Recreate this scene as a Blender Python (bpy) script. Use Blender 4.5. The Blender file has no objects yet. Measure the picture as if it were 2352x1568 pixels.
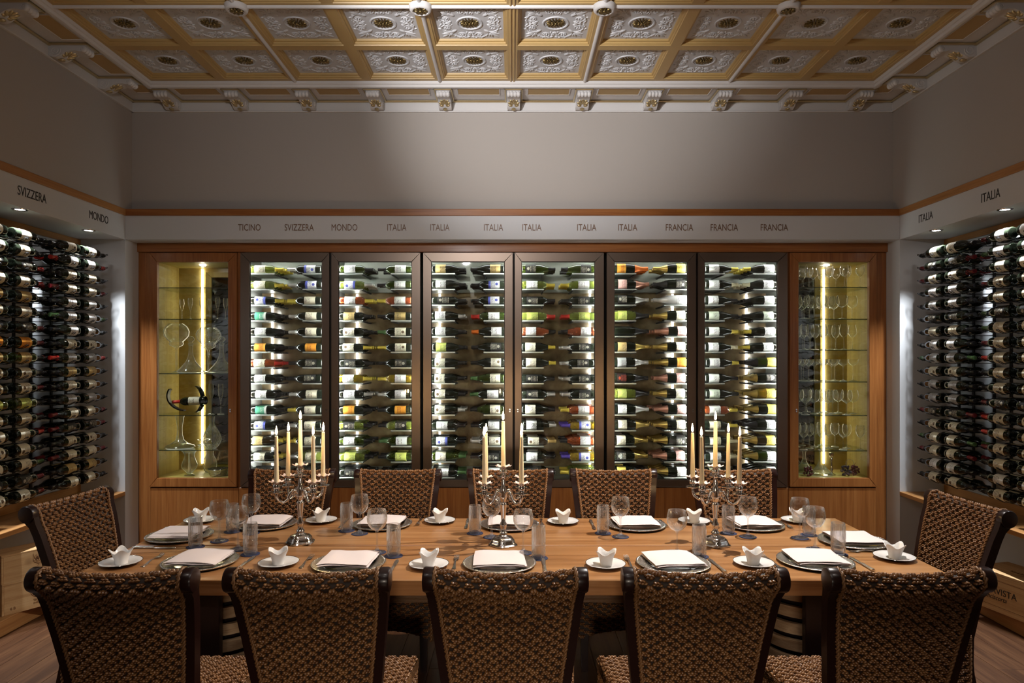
import bpy, math, random
from mathutils import Vector, Matrix, Euler
random.seed(11)
sc = bpy.context.scene
COL = sc.collection
PI = math.pi
R = math.radians

# ------------------------------------------------------------------ camera, world, large lights, exposure
HC = 1.76                      # camera height
cam_d = bpy.data.cameras.new('camera')
cam = bpy.data.objects.new('camera', cam_d)
COL.objects.link(cam)
cam.location = (0, 0, HC)
cam.rotation_euler = (R(90), 0, 0)
cam_d.sensor_width = 36.0
cam_d.lens = 24.0
cam_d.shift_x = -1 / 2352
cam_d.shift_y = 41 / 2352
cam_d.clip_start = 0.05
sc.camera = cam

w = bpy.data.worlds.new('world')
sc.world = w
w.use_nodes = True
w.node_tree.nodes['Background'].inputs[0].default_value = (0.9, 0.85, 0.8, 1)
w.node_tree.nodes['Background'].inputs[1].default_value = 0.02

sc.view_settings.view_transform = 'Standard'
sc.view_settings.look = 'None'
sc.view_settings.exposure = 0.0
sc.view_settings.gamma = 1.0
sc.view_settings.use_curve_mapping = False
cy = sc.cycles
cy.max_bounces = 11
cy.diffuse_bounces = 3
cy.glossy_bounces = 4
cy.transmission_bounces = 10
cy.transparent_max_bounces = 40
cy.sample_clamp_indirect = 3.0
cy.caustics_reflective = False
cy.caustics_refractive = False
cy.blur_glossy = 1.0
cy.adaptive_threshold = 0.02


def spot(name, loc, target, power, angle, blend, color, radius=0.05):
    d = bpy.data.lights.new(name, 'SPOT')
    d.energy = power
    d.spot_size = R(angle)
    d.spot_blend = blend
    d.color = color
    d.shadow_soft_size = radius
    o = bpy.data.objects.new(name, d)
    COL.objects.link(o)
    o.location = loc
    o.rotation_euler = (Vector(target) - Vector(loc)).to_track_quat('-Z', 'Y').to_euler()
    return o


WARM = (1.0, 0.90, 0.82)
NEUT = (1.0, 0.965, 0.95)
COOL = (0.93, 0.97, 1.0)
# main ceiling spot over the dining table, then two added fill spots
spot('table_spot', (1.65, 4.05, 3.86), (0.45, 3.62, 0.76), 620, 88, 0.85, (1.0, 0.94, 0.88), 0.018)
spot('table_spot', (-1.2, 3.3, 3.86), (-1.1, 3.6, 0.76), 38, 50, 0.8, NEUT, 0.03)
spot('table_spot', (0.2, 3.2, 3.86), (0.2, 3.7, 0.76), 45, 50, 0.8, NEUT, 0.03)
# one beam turned on the upper wall and the ceiling, plus an added wide fill
spot('wall_washer', (-1.3, 1.7, 3.0), (0.35, 5.8, 4.05), 580, 44, 1.0, NEUT, 0.06)
spot('wall_washer', (-0.7, 1.5, 3.25), (0.0, 5.2, 4.1), 112, 120, 1.0, NEUT, 0.06)
# fill spots added overhead to brighten the near side of the room
for lx in (-1.5, 0.0, 1.5):
    spot('ceiling_fill', (lx, 0.75, 3.86), (lx, 1.75, 0.6), 38, 84, 0.9, WARM, 0.12)
# low fill spot added behind the camera to brighten the front chair backs
spot('low_fill_spot', (0.0, -1.35, 1.15), (0.0, 2.4, -0.62), 210, 66, 1.0, (1.0, 0.86, 0.70), 0.15)
spot('ceiling_fill', (0.0, -0.6, 3.86), (0.0, 2.0, 2.2), 26, 130, 1.0, WARM, 0.25)  # ambient fill, added overhead behind the camera

# ------------------------------------------------------------------ mesh helpers
class MB:
    def __init__(s):
        s.v, s.f, s.m, s.uv = [], [], [], None

    def add(s, vs, fs, mi=0, T=None):
        o = len(s.v)
        if T is not None:
            vs = [T @ Vector(p) for p in vs]
        s.v.extend([tuple(p) for p in vs])
        s.f.extend([tuple(i + o for i in f) for f in fs])
        s.m.extend([mi] * len(fs))
        return s

    def box(s, x0, x1, y0, y1, z0, z1, mi=0, T=None):
        vs = [(x, y, z) for z in (z0, z1) for y in (y0, y1) for x in (x0, x1)]
        fs = [(0, 2, 3, 1), (4, 5, 7, 6), (0, 1, 5, 4), (2, 6, 7, 3), (0, 4, 6, 2), (1, 3, 7, 5)]
        return s.add(vs, fs, mi, T)

    def cbox(s, x0, x1, y0, y1, z0, z1, c=0.004, mi=0, T=None):
        cx, cy_, cz = (x0 + x1) / 2, (y0 + y1) / 2, (z0 + z1) / 2
        h = [abs(x1 - x0) / 2, abs(y1 - y0) / 2, abs(z1 - z0) / 2]
        c = min(c, min(h) * 0.95)
        vs, idx = [], {}
        for sx in (-1, 1):
            for sy in (-1, 1):
                for sz in (-1, 1):
                    sg = (sx, sy, sz)
                    for a in range(3):
                        p = [sg[k] * (h[k] if k == a else h[k] - c) for k in range(3)]
                        idx[(sg, a)] = len(vs)
                        vs.append((cx + p[0], cy_ + p[1], cz + p[2]))
        fs = []
        for a in range(3):
            b, d = [k for k in range(3) if k != a]
            for sa in (-1, 1):
                q = []
                for sb, sd in ((-1, -1), (1, -1), (1, 1), (-1, 1)):
                    sg = [0, 0, 0]
                    sg[a], sg[b], sg[d] = sa, sb, sd
                    q.append(idx[(tuple(sg), a)])
                fs.append(q)
        for a, b in ((0, 1), (0, 2), (1, 2)):
            d = 3 - a - b
            for sa in (-1, 1):
                for sb in (-1, 1):
                    q = []
                    for sd, ax in ((-1, a), (1, a), (1, b), (-1, b)):
                        sg = [0, 0, 0]
                        sg[a], sg[b], sg[d] = sa, sb, sd
                        q.append(idx[(tuple(sg), ax)])
                    fs.append(q)
        for sx in (-1, 1):
            for sy in (-1, 1):
                for sz in (-1, 1):
                    fs.append([idx[((sx, sy, sz), a)] for a in range(3)])
        C = Vector((cx, cy_, cz))
        out = []
        for q in fs:
            p = [Vector(vs[i]) for i in q]
            n = (p[1] - p[0]).cross(p[2] - p[0])
            m = sum(p, Vector()) / len(p) - C
            out.append(q if n.dot(m) > 0 else q[::-1])
        return s.add(vs, out, mi, T)

    def lathe(s, prof, seg=24, mi=0, T=None, caps=False):
        vs, fs, n = [], [], len(prof)
        for (r, z) in prof:
            for k in range(seg):
                a = 2 * PI * k / seg
                vs.append((r * math.cos(a), r * math.sin(a), z))
        for i in range(n - 1):
            for k in range(seg):
                k2 = (k + 1) % seg
                a, b, c, d = i * seg + k, i * seg + k2, (i + 1) * seg + k2, (i + 1) * seg + k
                if prof[i][0] == 0:
                    fs.append((i * seg, c, d))
                elif prof[i + 1][0] == 0:
                    fs.append((a, b, (i + 1) * seg))
                else:
                    fs.append((a, b, c, d))
        if caps:
            fs.append(tuple(range(seg))[::-1])
            fs.append(tuple((n - 1) * seg + k for k in range(seg)))
        return s.add(vs, fs, mi, T)

    def tube(s, pts, r, seg=8, mi=0, T=None, closed=False, caps=True):
        P = [Vector(p) for p in pts]
        n = len(P)
        rr = r if isinstance(r, (list, tuple)) else [r] * n
        vs, fs = [], []
        prev = None
        for i in range(n):
            if closed:
                t = P[(i + 1) % n] - P[i - 1]
            else:
                t = P[min(i + 1, n - 1)] - P[max(i - 1, 0)]
            t.normalize()
            if prev is None:
                ref = Vector((0, 0, 1)) if abs(t.z) < 0.9 else Vector((1, 0, 0))
                nrm = t.cross(ref).normalized()
            else:
                nrm = (prev - t * prev.dot(t))
                nrm = nrm.normalized() if nrm.length > 1e-6 else t.orthogonal().normalized()
            prev = nrm
            b = t.cross(nrm)
            for k in range(seg):
                a = 2 * PI * k / seg
                vs.append(P[i] + (nrm * math.cos(a) + b * math.sin(a)) * rr[i])
        m = n if closed else n - 1
        for i in range(m):
            i2 = (i + 1) % n
            for k in range(seg):
                k2 = (k + 1) % seg
                fs.append((i * seg + k, i * seg + k2, i2 * seg + k2, i2 * seg + k))
        if caps and not closed:
            fs.append(tuple(range(seg))[::-1])
            fs.append(tuple((n - 1) * seg + k for k in range(seg)))
        return s.add(vs, fs, mi, T)

    def ell(s, c, rad, rot=None, seg=8, rings=5, mi=0, T=None):
        vs, fs = [], []
        M_ = rot if rot is not None else Matrix.Identity(3)
        c = Vector(c)
        vs.append(c + M_ @ Vector((0, 0, -rad[2])))
        for i in range(1, rings):
            p = -PI / 2 + PI * i / rings
            for k in range(seg):
                a = 2 * PI * k / seg
                vs.append(c + M_ @ Vector((rad[0] * math.cos(p) * math.cos(a), rad[1] * math.cos(p) * math.sin(a), rad[2] * math.sin(p))))
        vs.append(c + M_ @ Vector((0, 0, rad[2])))
        for k in range(seg):
            fs.append((0, 1 + (k + 1) % seg, 1 + k))
            for i in range(rings - 2):
                a, b = 1 + i * seg + k, 1 + i * seg + (k + 1) % seg
                fs.append((a, b, b + seg, a + seg))
            l = 1 + (rings - 2) * seg
            fs.append((l + k, l + (k + 1) % seg, len(vs) - 1))
        return s.add(vs, fs, mi, T)

    def prism(s, poly, axis, d0, d1, mi=0, T=None):
        """poly: 2d points in the plane of the two other axes (in order x,y,z without axis)"""
        n = len(poly)
        def P(p, d):
            q = list(p)
            q.insert(axis, d)
            return tuple(q)
        vs = [P(p, d0) for p in poly] + [P(p, d1) for p in poly]
        fs = [(i, (i + 1) % n, n + (i + 1) % n, n + i) for i in range(n)]
        fs += [tuple(range(n))[::-1], tuple(range(n, 2 * n))]
        return s.add(vs, fs, mi, T)

    def grid(s, fn, nu, nv, mi=0, T=None, wrap=False):
        vs = [fn(i / (nu if wrap else nu - 1), j / (nv - 1)) for j in range(nv) for i in range(nu)]
        fs = []
        for j in range(nv - 1):
            for i in range(nu if wrap else nu - 1):
                i2 = (i + 1) % nu
                fs.append((j * nu + i, j * nu + i2, (j + 1) * nu + i2, (j + 1) * nu + i))
        return s.add(vs, fs, mi, T)

    def ring(s, prof, mi=0, T=None):
        """square frame: prof = [(half size, z)]"""
        vs, fs = [], []
        for (h, z) in prof:
            vs += [(-h, -h, z), (h, -h, z), (h, h, z), (-h, h, z)]
        for i in range(len(prof) - 1):
            for k in range(4):
                k2 = (k + 1) % 4
                fs.append((i * 4 + k, i * 4 + k2, i * 4 + 4 + k2, i * 4 + 4 + k))
        return s.add(vs, fs, mi, T)

    def mesh(s, name, smooth=None, recalc=False):
        me = bpy.data.meshes.new(name)
        me.from_pydata(s.v, [], s.f)
        if any(s.m):
            me.polygons.foreach_set('material_index', s.m)
        if recalc:
            import bmesh
            bm = bmesh.new()
            bm.from_mesh(me)
            bmesh.ops.recalc_face_normals(bm, faces=bm.faces)
            bm.to_mesh(me)
            bm.free()
        if smooth is not None:
            me.shade_smooth()
            if smooth < 180:
                me.set_sharp_from_angle(angle=R(smooth))
        me.update()
        return me


def obj(name, data, mats=None, parent=None, loc=(0, 0, 0), rot=(0, 0, 0), smooth=None, recalc=False, kind=None, label=None):
    if isinstance(data, MB):
        data = data.mesh(name, smooth, recalc)
    if mats is not None and data is not None and len(data.materials) == 0:
        for m in (mats if isinstance(mats, (list, tuple)) else [mats]):
            data.materials.append(m)
    o = bpy.data.objects.new(name, data)
    COL.objects.link(o)
    o.location = loc
    o.rotation_euler = rot
    if parent is not None:
        o.parent = parent
    if kind:
        o['kind'] = kind
    if label:
        o['label'] = label
    return o


def tag(o, label, cat, group=None, kind=None):
    o['label'] = label
    o['category'] = cat
    if group:
        o['group'] = group
    if kind:
        o['kind'] = kind
    return o


def empty(name, loc=(0, 0, 0), rz=0):
    o = bpy.data.objects.new(name, None)
    COL.objects.link(o)
    o.location = loc
    o.rotation_euler = (0, 0, rz)
    o.empty_display_size = 0.05
    return o


KIDS = {}


def kids(o):
    return [c for c in o.children]


def dup(o, parent=None):
    c = o.copy()
    COL.objects.link(c)
    c.parent = parent
    for k in o.children:
        dup(k, c)
    return c


def text(body, size, mat, parent, loc, rot, sx=0.68, shear=0.0, ext=0.0008, name='lettering', bold=0.0):
    cu = bpy.data.curves.new(name, 'FONT')
    cu.body = body
    cu.size = size
    cu.align_x = 'CENTER'
    cu.align_y = 'CENTER'
    cu.extrude = ext
    cu.shear = shear
    cu.offset = bold
    cu.resolution_u = 3
    cu.materials.append(mat)
    tmp = bpy.data.objects.new(name, cu)
    me = bpy.data.meshes.new_from_object(tmp)
    bpy.data.objects.remove(tmp)
    o = bpy.data.objects.new(name, me)
    COL.objects.link(o)
    o.location = loc
    o.rotation_euler = rot
    o.scale = (sx, 1, 1)
    o.parent = parent
    return o


ORD = ['top', 'second', 'third', 'fourth', 'fifth', 'sixth', 'seventh', 'eighth', 'ninth', 'tenth', 'eleventh', 'twelfth',
       'thirteenth', 'fourteenth', 'fifteenth', 'sixteenth', 'seventeenth', 'eighteenth']
NTH = ['first'] + ORD[1:]

# ------------------------------------------------------------------ materials
def nt(name):
    m = bpy.data.materials.new(name)
    m.use_nodes = True
    t = m.node_tree
    return m, t, t.nodes, t.links, t.nodes['Principled BSDF']


def mat(name, col, rough=0.5, metal=0.0, spec=0.5, coat=0.0, emis=None, est=0.0, sss=0.0, bump=None):
    m, t, N, L, b = nt(name)
    b.inputs['Base Color'].default_value = (*col, 1)
    b.inputs['Roughness'].default_value = rough
    b.inputs['Metallic'].default_value = metal
    b.inputs['Specular IOR Level'].default_value = spec
    b.inputs['Coat Weight'].default_value = coat
    b.inputs['Coat Roughness'].default_value = 0.1
    if emis:
        b.inputs['Emission Color'].default_value = (*emis, 1)
        b.inputs['Emission Strength'].default_value = est
    if sss:
        b.inputs['Subsurface Weight'].default_value = sss
        b.inputs['Subsurface Radius'].default_value = (0.02, 0.01, 0.005)
    if bump:
        sc_, st, di = bump
        tc = N.new('ShaderNodeTexCoord')
        no = N.new('ShaderNodeTexNoise')
        no.inputs['Scale'].default_value = sc_
        no.inputs['Detail'].default_value = 4
        L.new(tc.outputs['Object'], no.inputs['Vector'])
        bu = N.new('ShaderNodeBump')
        bu.inputs['Strength'].default_value = st
        bu.inputs['Distance'].default_value = di
        L.new(no.outputs['Fac'], bu.inputs['Height'])
        L.new(bu.outputs['Normal'], b.inputs['Normal'])
    return m


def ramp(N, stops):
    r = N.new('ShaderNodeValToRGB')
    e = r.color_ramp.elements
    while len(e) > 1:
        e.remove(e[-1])
    e[0].position, e[0].color = stops[0][0], (*stops[0][1], 1)
    for p, c in stops[1:]:
        x = e.new(p)
        x.color = (*c, 1)
    return r


def wood(name, c0, c1, c2, scale, rough=0.4, bump=0.08, coat=0.0, rings=0.0, rand=6.0, spec=0.4, knots=0.0):
    m, t, N, L, b = nt(name)
    tc = N.new('ShaderNodeTexCoord')
    oi = N.new('ShaderNodeObjectInfo')
    mu = N.new('ShaderNodeMath')
    mu.operation = 'MULTIPLY'
    mu.inputs[1].default_value = rand
    L.new(oi.outputs['Random'], mu.inputs[0])
    ad_ = N.new('ShaderNodeVectorMath')
    ad_.operation = 'ADD'
    L.new(tc.outputs['Object'], ad_.inputs[0])
    L.new(mu.outputs[0], ad_.inputs[1])
    mp = N.new('ShaderNodeMapping')
    mp.inputs['Scale'].default_value = scale
    L.new(ad_.outputs[0], mp.inputs['Vector'])
    n1 = N.new('ShaderNodeTexNoise')
    n1.inputs['Scale'].default_value = 1.0
    n1.inputs['Detail'].default_value = 6
    n1.inputs['Roughness'].default_value = 0.62
    n1.inputs['Distortion'].default_value = 0.6
    L.new(mp.outputs[0], n1.inputs['Vector'])
    mp2 = N.new('ShaderNodeMapping')
    mp2.inputs['Scale'].default_value = [s * 7 if s > min(scale) * 1.5 else s * 1.6 for s in scale]
    L.new(ad_.outputs[0], mp2.inputs['Vector'])
    n2 = N.new('ShaderNodeTexNoise')
    n2.inputs['Scale'].default_value = 1.0
    n2.inputs['Detail'].default_value = 3
    L.new(mp2.outputs[0], n2.inputs['Vector'])
    mx = N.new('ShaderNodeMath')
    mx.operation = 'MULTIPLY_ADD'
    mx.inputs[1].default_value = 0.35
    L.new(n2.outputs['Fac'], mx.inputs[0])
    sb = N.new('ShaderNodeMath')
    sb.operation = 'MULTIPLY'
    sb.inputs[1].default_value = 0.68
    L.new(n1.outputs['Fac'], sb.inputs[0])
    L.new(sb.outputs[0], mx.inputs[2])
    r = ramp(N, [(0.33, c0), (0.5, c1), (0.68, c2)])
    L.new(mx.outputs[0], r.inputs['Fac'])
    colout = r.outputs['Color']
    if knots:
        vo = N.new('ShaderNodeTexVoronoi')
        vo.inputs['Scale'].default_value = knots
        L.new(ad_.outputs[0], vo.inputs['Vector'])
        kr = ramp(N, [(0.0, (1, 1, 1)), (0.07, (0.5, 0.5, 0.5)), (0.13, (0, 0, 0))])
        L.new(vo.outputs['Distance'], kr.inputs['Fac'])
        km = N.new('ShaderNodeMix')
        km.data_type = 'RGBA'
        L.new(kr.outputs['Color'], km.inputs[0])
        L.new(colout, km.inputs[6])
        km.inputs[7].default_value = (c0[0] * 0.45, c0[1] * 0.4, c0[2] * 0.4, 1)
        colout = km.outputs[2]
    L.new(colout, b.inputs['Base Color'])
    b.inputs['Roughness'].default_value = rough
    b.inputs['Coat Weight'].default_value = coat
    b.inputs['Coat Roughness'].default_value = 0.18
    b.inputs['Specular IOR Level'].default_value = spec
    bu = N.new('ShaderNodeBump')
    bu.inputs['Strength'].default_value = bump
    bu.inputs['Distance'].default_value = 0.004
    L.new(mx.outputs[0], bu.inputs['Height'])
    L.new(bu.outputs['Normal'], b.inputs['Normal'])
    return m


def thin_glass(name, tint, edge=0.9, power=3.0, base=0.04, rough=0.02, refl=(1, 1, 1), diffuse=0.0, dcol=None, glow=0.0):
    """clear thin glass: see-through, more mirror-like towards grazing view"""
    m, t, N, L, b = nt(name)
    N.remove(b)
    out = N['Material Output']
    tr = N.new('ShaderNodeBsdfTransparent')
    tr.inputs[0].default_value = (*tint, 1)
    gl = N.new('ShaderNodeBsdfGlossy')
    gl.inputs['Color'].default_value = (*refl, 1)
    gl.inputs['Roughness'].default_value = rough
    lw = N.new('ShaderNodeLayerWeight')
    lw.inputs['Blend'].default_value = 0.5
    pw = N.new('ShaderNodeMath')
    pw.operation = 'POWER'
    pw.inputs[1].default_value = power
    L.new(lw.outputs['Facing'], pw.inputs[0])
    ma = N.new('ShaderNodeMath')
    ma.operation = 'MULTIPLY_ADD'
    ma.inputs[1].default_value = edge
    ma.inputs[2].default_value = base
    ma.use_clamp = True
    L.new(pw.outputs[0], ma.inputs[0])
    body = tr.outputs[0]
    if diffuse:
        df = N.new('ShaderNodeBsdfDiffuse')
        df.inputs[0].default_value = (*(dcol or tint), 1)
        md = N.new('ShaderNodeMixShader')
        md.inputs[0].default_value = diffuse
        L.new(tr.outputs[0], md.inputs[1])
        L.new(df.outputs[0], md.inputs[2])
        body = md.outputs[0]
    ms = N.new('ShaderNodeMixShader')
    L.new(ma.outputs[0], ms.inputs[0])
    L.new(body, ms.inputs[1])
    gout = gl.outputs[0]
    if glow:
        tl = N.new('ShaderNodeBsdfTranslucent')
        tl.inputs[0].default_value = (0.9, 0.9, 0.88, 1)
        mt_ = N.new('ShaderNodeMixShader')
        mt_.inputs[0].default_value = glow
        L.new(gl.outputs[0], mt_.inputs[1])
        L.new(tl.outputs[0], mt_.inputs[2])
        gout = mt_.outputs[0]
    L.new(gout, ms.inputs[2])
    L.new(ms.outputs[0], out.inputs['Surface'])
    return m


def emit(name, col, st):
    m, t, N, L, b = nt(name)
    N.remove(b)
    e = N.new('ShaderNodeEmission')
    e.inputs[0].default_value = (*col, 1)
    e.inputs[1].default_value = st
    L.new(e.outputs[0], N['Material Output'].inputs['Surface'])
    return m


def label_mat(name, base, ink, motif=None, band=None):
    """paper label: base colour, printed lines, a motif and a coloured band (uv: u along the bottle, v round it)"""
    m, t, N, L, b = nt(name)
    uv = N.new('ShaderNodeUVMap')
    sp = N.new('ShaderNodeSeparateXYZ')
    L.new(uv.outputs[0], sp.inputs[0])
    def mth(op, a, bb=None, c=None):
        n = N.new('ShaderNodeMath')
        n.operation = op
        for i, x in enumerate((a, bb, c)):
            if x is None:
                continue
            if isinstance(x, (int, float)):
                n.inputs[i].default_value = x
            else:
                L.new(x, n.inputs[i])
        return n.outputs[0]
    U, V = sp.outputs['X'], sp.outputs['Y']
    ln = mth('GREATER_THAN', mth('FRACT', mth('MULTIPLY', U, 8.0)), 0.62)
    ln = mth('MULTIPLY', ln, mth('LESS_THAN', mth('ABSOLUTE', mth('SUBTRACT', V, 0.5)), 0.17))
    ln = mth('MULTIPLY', ln, mth('GREATER_THAN', U, 0.45))
    no = N.new('ShaderNodeTexNoise')
    no.inputs['Scale'].default_value = 24
    L.new(uv.outputs[0], no.inputs['Vector'])
    ln = mth('MULTIPLY', ln, mth('GREATER_THAN', no.outputs['Fac'], 0.47))
    def mixc(f, a, bcol):
        x = N.new('ShaderNodeMix')
        x.data_type = 'RGBA'
        L.new(f, x.inputs[0])
        if isinstance(a, tuple):
            x.inputs[6].default_value = (*a, 1)
        else:
            L.new(a, x.inputs[6])
        x.inputs[7].default_value = (*bcol, 1)
        return x.outputs[2]
    c = mixc(ln, base, ink)
    if motif:
        du = mth('MULTIPLY', mth('SUBTRACT', U, 0.27), 1.0)
        dv = mth('MULTIPLY', mth('SUBTRACT', V, 0.5), 1.5)
        d = mth('SQRT', mth('ADD', mth('MULTIPLY', du, du), mth('MULTIPLY', dv, dv)))
        f = mth('LESS_THAN', mth('ADD', d, mth('MULTIPLY', no.outputs['Fac'], 0.08)), 0.17)
        c = mixc(f, c, motif)
    if band:
        f = mth('GREATER_THAN', U, 0.8)
        c = mixc(f, c, band)
    L.new(c, b.inputs['Base Color'])
    b.inputs['Roughness'].default_value = 0.55
    b.inputs['Specular IOR Level'].default_value = 0.3
    return m


taupe = mat('taupe wall paint', (0.40, 0.37, 0.345), 0.75, bump=(60, 0.05, 0.002))
white = mat('white wall paint', (0.57, 0.585, 0.61), 0.6, bump=(80, 0.04, 0.002))
niche_white = mat('pale grey niche paint', (0.50, 0.52, 0.545), 0.6)
plaster = mat('white plaster', (0.62, 0.61, 0.61), 0.6, bump=(90, 0.08, 0.002))
panel_plaster = mat('pale grey plaster relief', (0.55, 0.56, 0.585), 0.55)
ochre = mat('ochre ceiling paint', (0.47, 0.32, 0.125), 0.42, bump=(40, 0.06, 0.002))
ochre_panel = mat('ochre panel paint', (0.43, 0.29, 0.115), 0.55)
gold = mat('antique gold leaf', (0.60, 0.49, 0.28), 0.36, 0.9)
gold_dark = mat('dark bronze gilding', (0.20, 0.145, 0.06), 0.34, 0.85)
oak = wood('oiled oak cabinet wood', (0.19, 0.062, 0.014), (0.28, 0.102, 0.026), (0.36, 0.148, 0.042), (26, 26, 1.5), 0.38, 0.06, coat=0.15)
oak_x = wood('oiled oak cabinet wood across', (0.19, 0.062, 0.014), (0.28, 0.102, 0.026), (0.36, 0.148, 0.042), (1.5, 26, 26), 0.38, 0.06, coat=0.15)
oak_y = wood('oiled oak bench wood', (0.26, 0.11, 0.035), (0.38, 0.18, 0.06), (0.46, 0.24, 0.09), (22, 1.3, 22), 0.42, 0.06)
case_veneer = wood('pale yellow veneer', (0.33, 0.235, 0.05), (0.43, 0.32, 0.085), (0.50, 0.385, 0.12), (20, 20, 1.2), 0.5, 0.03)
case_stone = wood('mottled yellow stone panel', (0.33, 0.24, 0.06), (0.45, 0.34, 0.11), (0.52, 0.42, 0.17), (7, 7, 7), 0.3, 0.03)
table_wood = wood('solid oak table top', (0.155, 0.060, 0.018), (0.33, 0.152, 0.056), (0.46, 0.245, 0.105), (0.8, 14, 14), 0.28, 0.07, coat=0.25, knots=1.7)
stave_wood = wood('pale rough stave wood', (0.30, 0.17, 0.085), (0.45, 0.29, 0.16), (0.58, 0.41, 0.25), (9, 9, 40), 0.7, 0.15)
floor_wood = wood('brown plank wood', (0.030, 0.011, 0.0045), (0.068, 0.027, 0.011), (0.12, 0.053, 0.022), (16, 1.4, 16), 0.38, 0.08, rand=40)
box_wood = wood('pale pine crate wood', (0.42, 0.24, 0.10), (0.56, 0.35, 0.165), (0.64, 0.44, 0.23), (2.0, 24, 24), 0.6, 0.06, knots=3.5)
mahog = mat('dark mahogany', (0.014, 0.004, 0.003), 0.3, coat=0.1, spec=0.35)
base_dark = mat('dark brown lacquer', (0.022, 0.010, 0.009), 0.35)
bronze = mat('brushed bronze steel', (0.27, 0.21, 0.17), 0.36, 1.0)
gap_dark = mat('shadow gap rubber', (0.012, 0.010, 0.009), 0.6)
steel = mat('brushed inner steel', (0.62, 0.64, 0.60), 0.34, 0.85)
steel_back = mat('grey green steel back', (0.36, 0.375, 0.33), 0.42, 0.6)
fan_dark = mat('black fan plastic', (0.02, 0.02, 0.02), 0.45)
back_reflection = wood('brown painted reflection', (0.085, 0.05, 0.022), (0.20, 0.135, 0.065), (0.33, 0.25, 0.14), (5, 5, 5), 0.16, 0.0, rand=3)  # brown mottle stands in for the room reflected in the glass back
led_white = emit('white led strip', (0.95, 0.98, 1.0), 11.0)
fill_top = emit('white top fill strip', (0.95, 0.99, 0.95), 34.0)
led_front = emit('white door led strip', (0.96, 0.99, 0.96), 270.0)
led_warm = emit('warm white led strip', (1.0, 0.90, 0.66), 18.0)
lamp_white = emit('downlight lamp', (1.0, 0.95, 0.9), 40.0)
chrome = mat('polished chrome', (0.75, 0.75, 0.76), 0.12, 1.0)
silver = mat('polished silver', (0.72, 0.69, 0.66), 0.13, 1.0)
silver_eng = mat('engraved silver', (0.74, 0.72, 0.67), 0.27, 1.0, bump=(150, 0.7, 0.004))
cutlery = mat('silver cutlery', (0.78, 0.76, 0.73), 0.24, 1.0)
black_wire = mat('black wire', (0.012, 0.012, 0.013), 0.35, 0.4)
rail_grey = mat('pale rack rail', (0.55, 0.53, 0.52), 0.4, 0.5)
pane = thin_glass('cabinet door glass', (0.97, 0.985, 0.97), 0.75, 4.0, 0.035)
shelf_edge = mat('dark green glass edge', (0.02, 0.035, 0.028), 0.15)
shelf_glass = thin_glass('glass shelf', (0.86, 0.93, 0.88), 0.7, 3.0, 0.05)
clear = thin_glass('clear stemware glass', (0.94, 0.945, 0.935), 1.0, 1.7, 0.055, rough=0.08, glow=0.42)
clear_thick = thin_glass('thick clear glass', (0.92, 0.93, 0.90), 1.0, 1.5, 0.075, rough=0.10, glow=0.5)
cut_crystal = thin_glass('cut crystal', (0.93, 0.935, 0.94), 1.0, 1.15, 0.10, rough=0.045, glow=0.42)
blown_glass = thin_glass('blown wine glass', (0.95, 0.955, 0.955), 1.0, 1.75, 0.06, rough=0.03, glow=0.25)
porcelain = mat('white porcelain', (0.78, 0.76, 0.74), 0.12, coat=0.3)
linen = mat('pale pink linen', (0.70, 0.615, 0.60), 0.85, bump=(260, 0.12, 0.0015))
navy = mat('navy felt coaster', (0.016, 0.022, 0.065), 0.7)
wax = mat('ivory candle wax', (0.82, 0.70, 0.47), 0.45, sss=0.25)
pink_dish = mat('pink frosted glass dish', (0.75, 0.60, 0.55), 0.25, sss=0.1)
flame_mat = emit('candle flame', (1.0, 0.64, 0.28), 380.0)
wick_mat = mat('burnt wick', (0.01, 0.008, 0.006), 0.9)
ink_brown = mat('brown wall lettering', (0.16, 0.085, 0.045), 0.5)
ink_black = mat('black wall lettering', (0.012, 0.010, 0.010), 0.5)
brand_ink = mat('burnt brand ink', (0.14, 0.055, 0.018), 0.8)
mirror_dark = mat('smoked mirror', (0.16, 0.145, 0.12), 0.05, 1.0)


def weave_mat(name, c0, c1):
    m, t, N, L, b = nt(name)
    g = N.new('ShaderNodeNewGeometry')
    r = ramp(N, [(0.0, c0), (1.0, c1)])
    L.new(g.outputs['Random Per Island'], r.inputs['Fac'])
    L.new(r.outputs['Color'], b.inputs['Base Color'])
    b.inputs['Roughness'].default_value = 0.31
    b.inputs['Specular IOR Level'].default_value = 0.7
    return m


weave = weave_mat('woven banana leaf', (0.125, 0.048, 0.014), (0.27, 0.125, 0.043))
weave_under = mat('dark weave core', (0.022, 0.010, 0.005), 0.7)
cane = mat('plaited cane edge', (0.20, 0.095, 0.035), 0.45)

# ------------------------------------------------------------------ the room
W = 3.24            # half width of the room
ND = 0.39           # depth of the wall niches
YJ = 5.71           # front of the back fascia / end of the niches
YU = 5.813          # upper back wall
YC = 5.90           # front of the cabinet wall
YN = 1.40           # near end of the niches
YB = -1.7           # wall behind the camera
ZF = 2.762          # underside of the fascia
ZT = 2.962          # top of the fascia
CT = 4.12           # structural ceiling top
FPX = 1568.0


def xc(px, Y=YC):
    return (px - 1177.0) * Y / FPX


def zc(py, Y=YC):
    return HC + (825.0 - py) * Y / FPX


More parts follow.
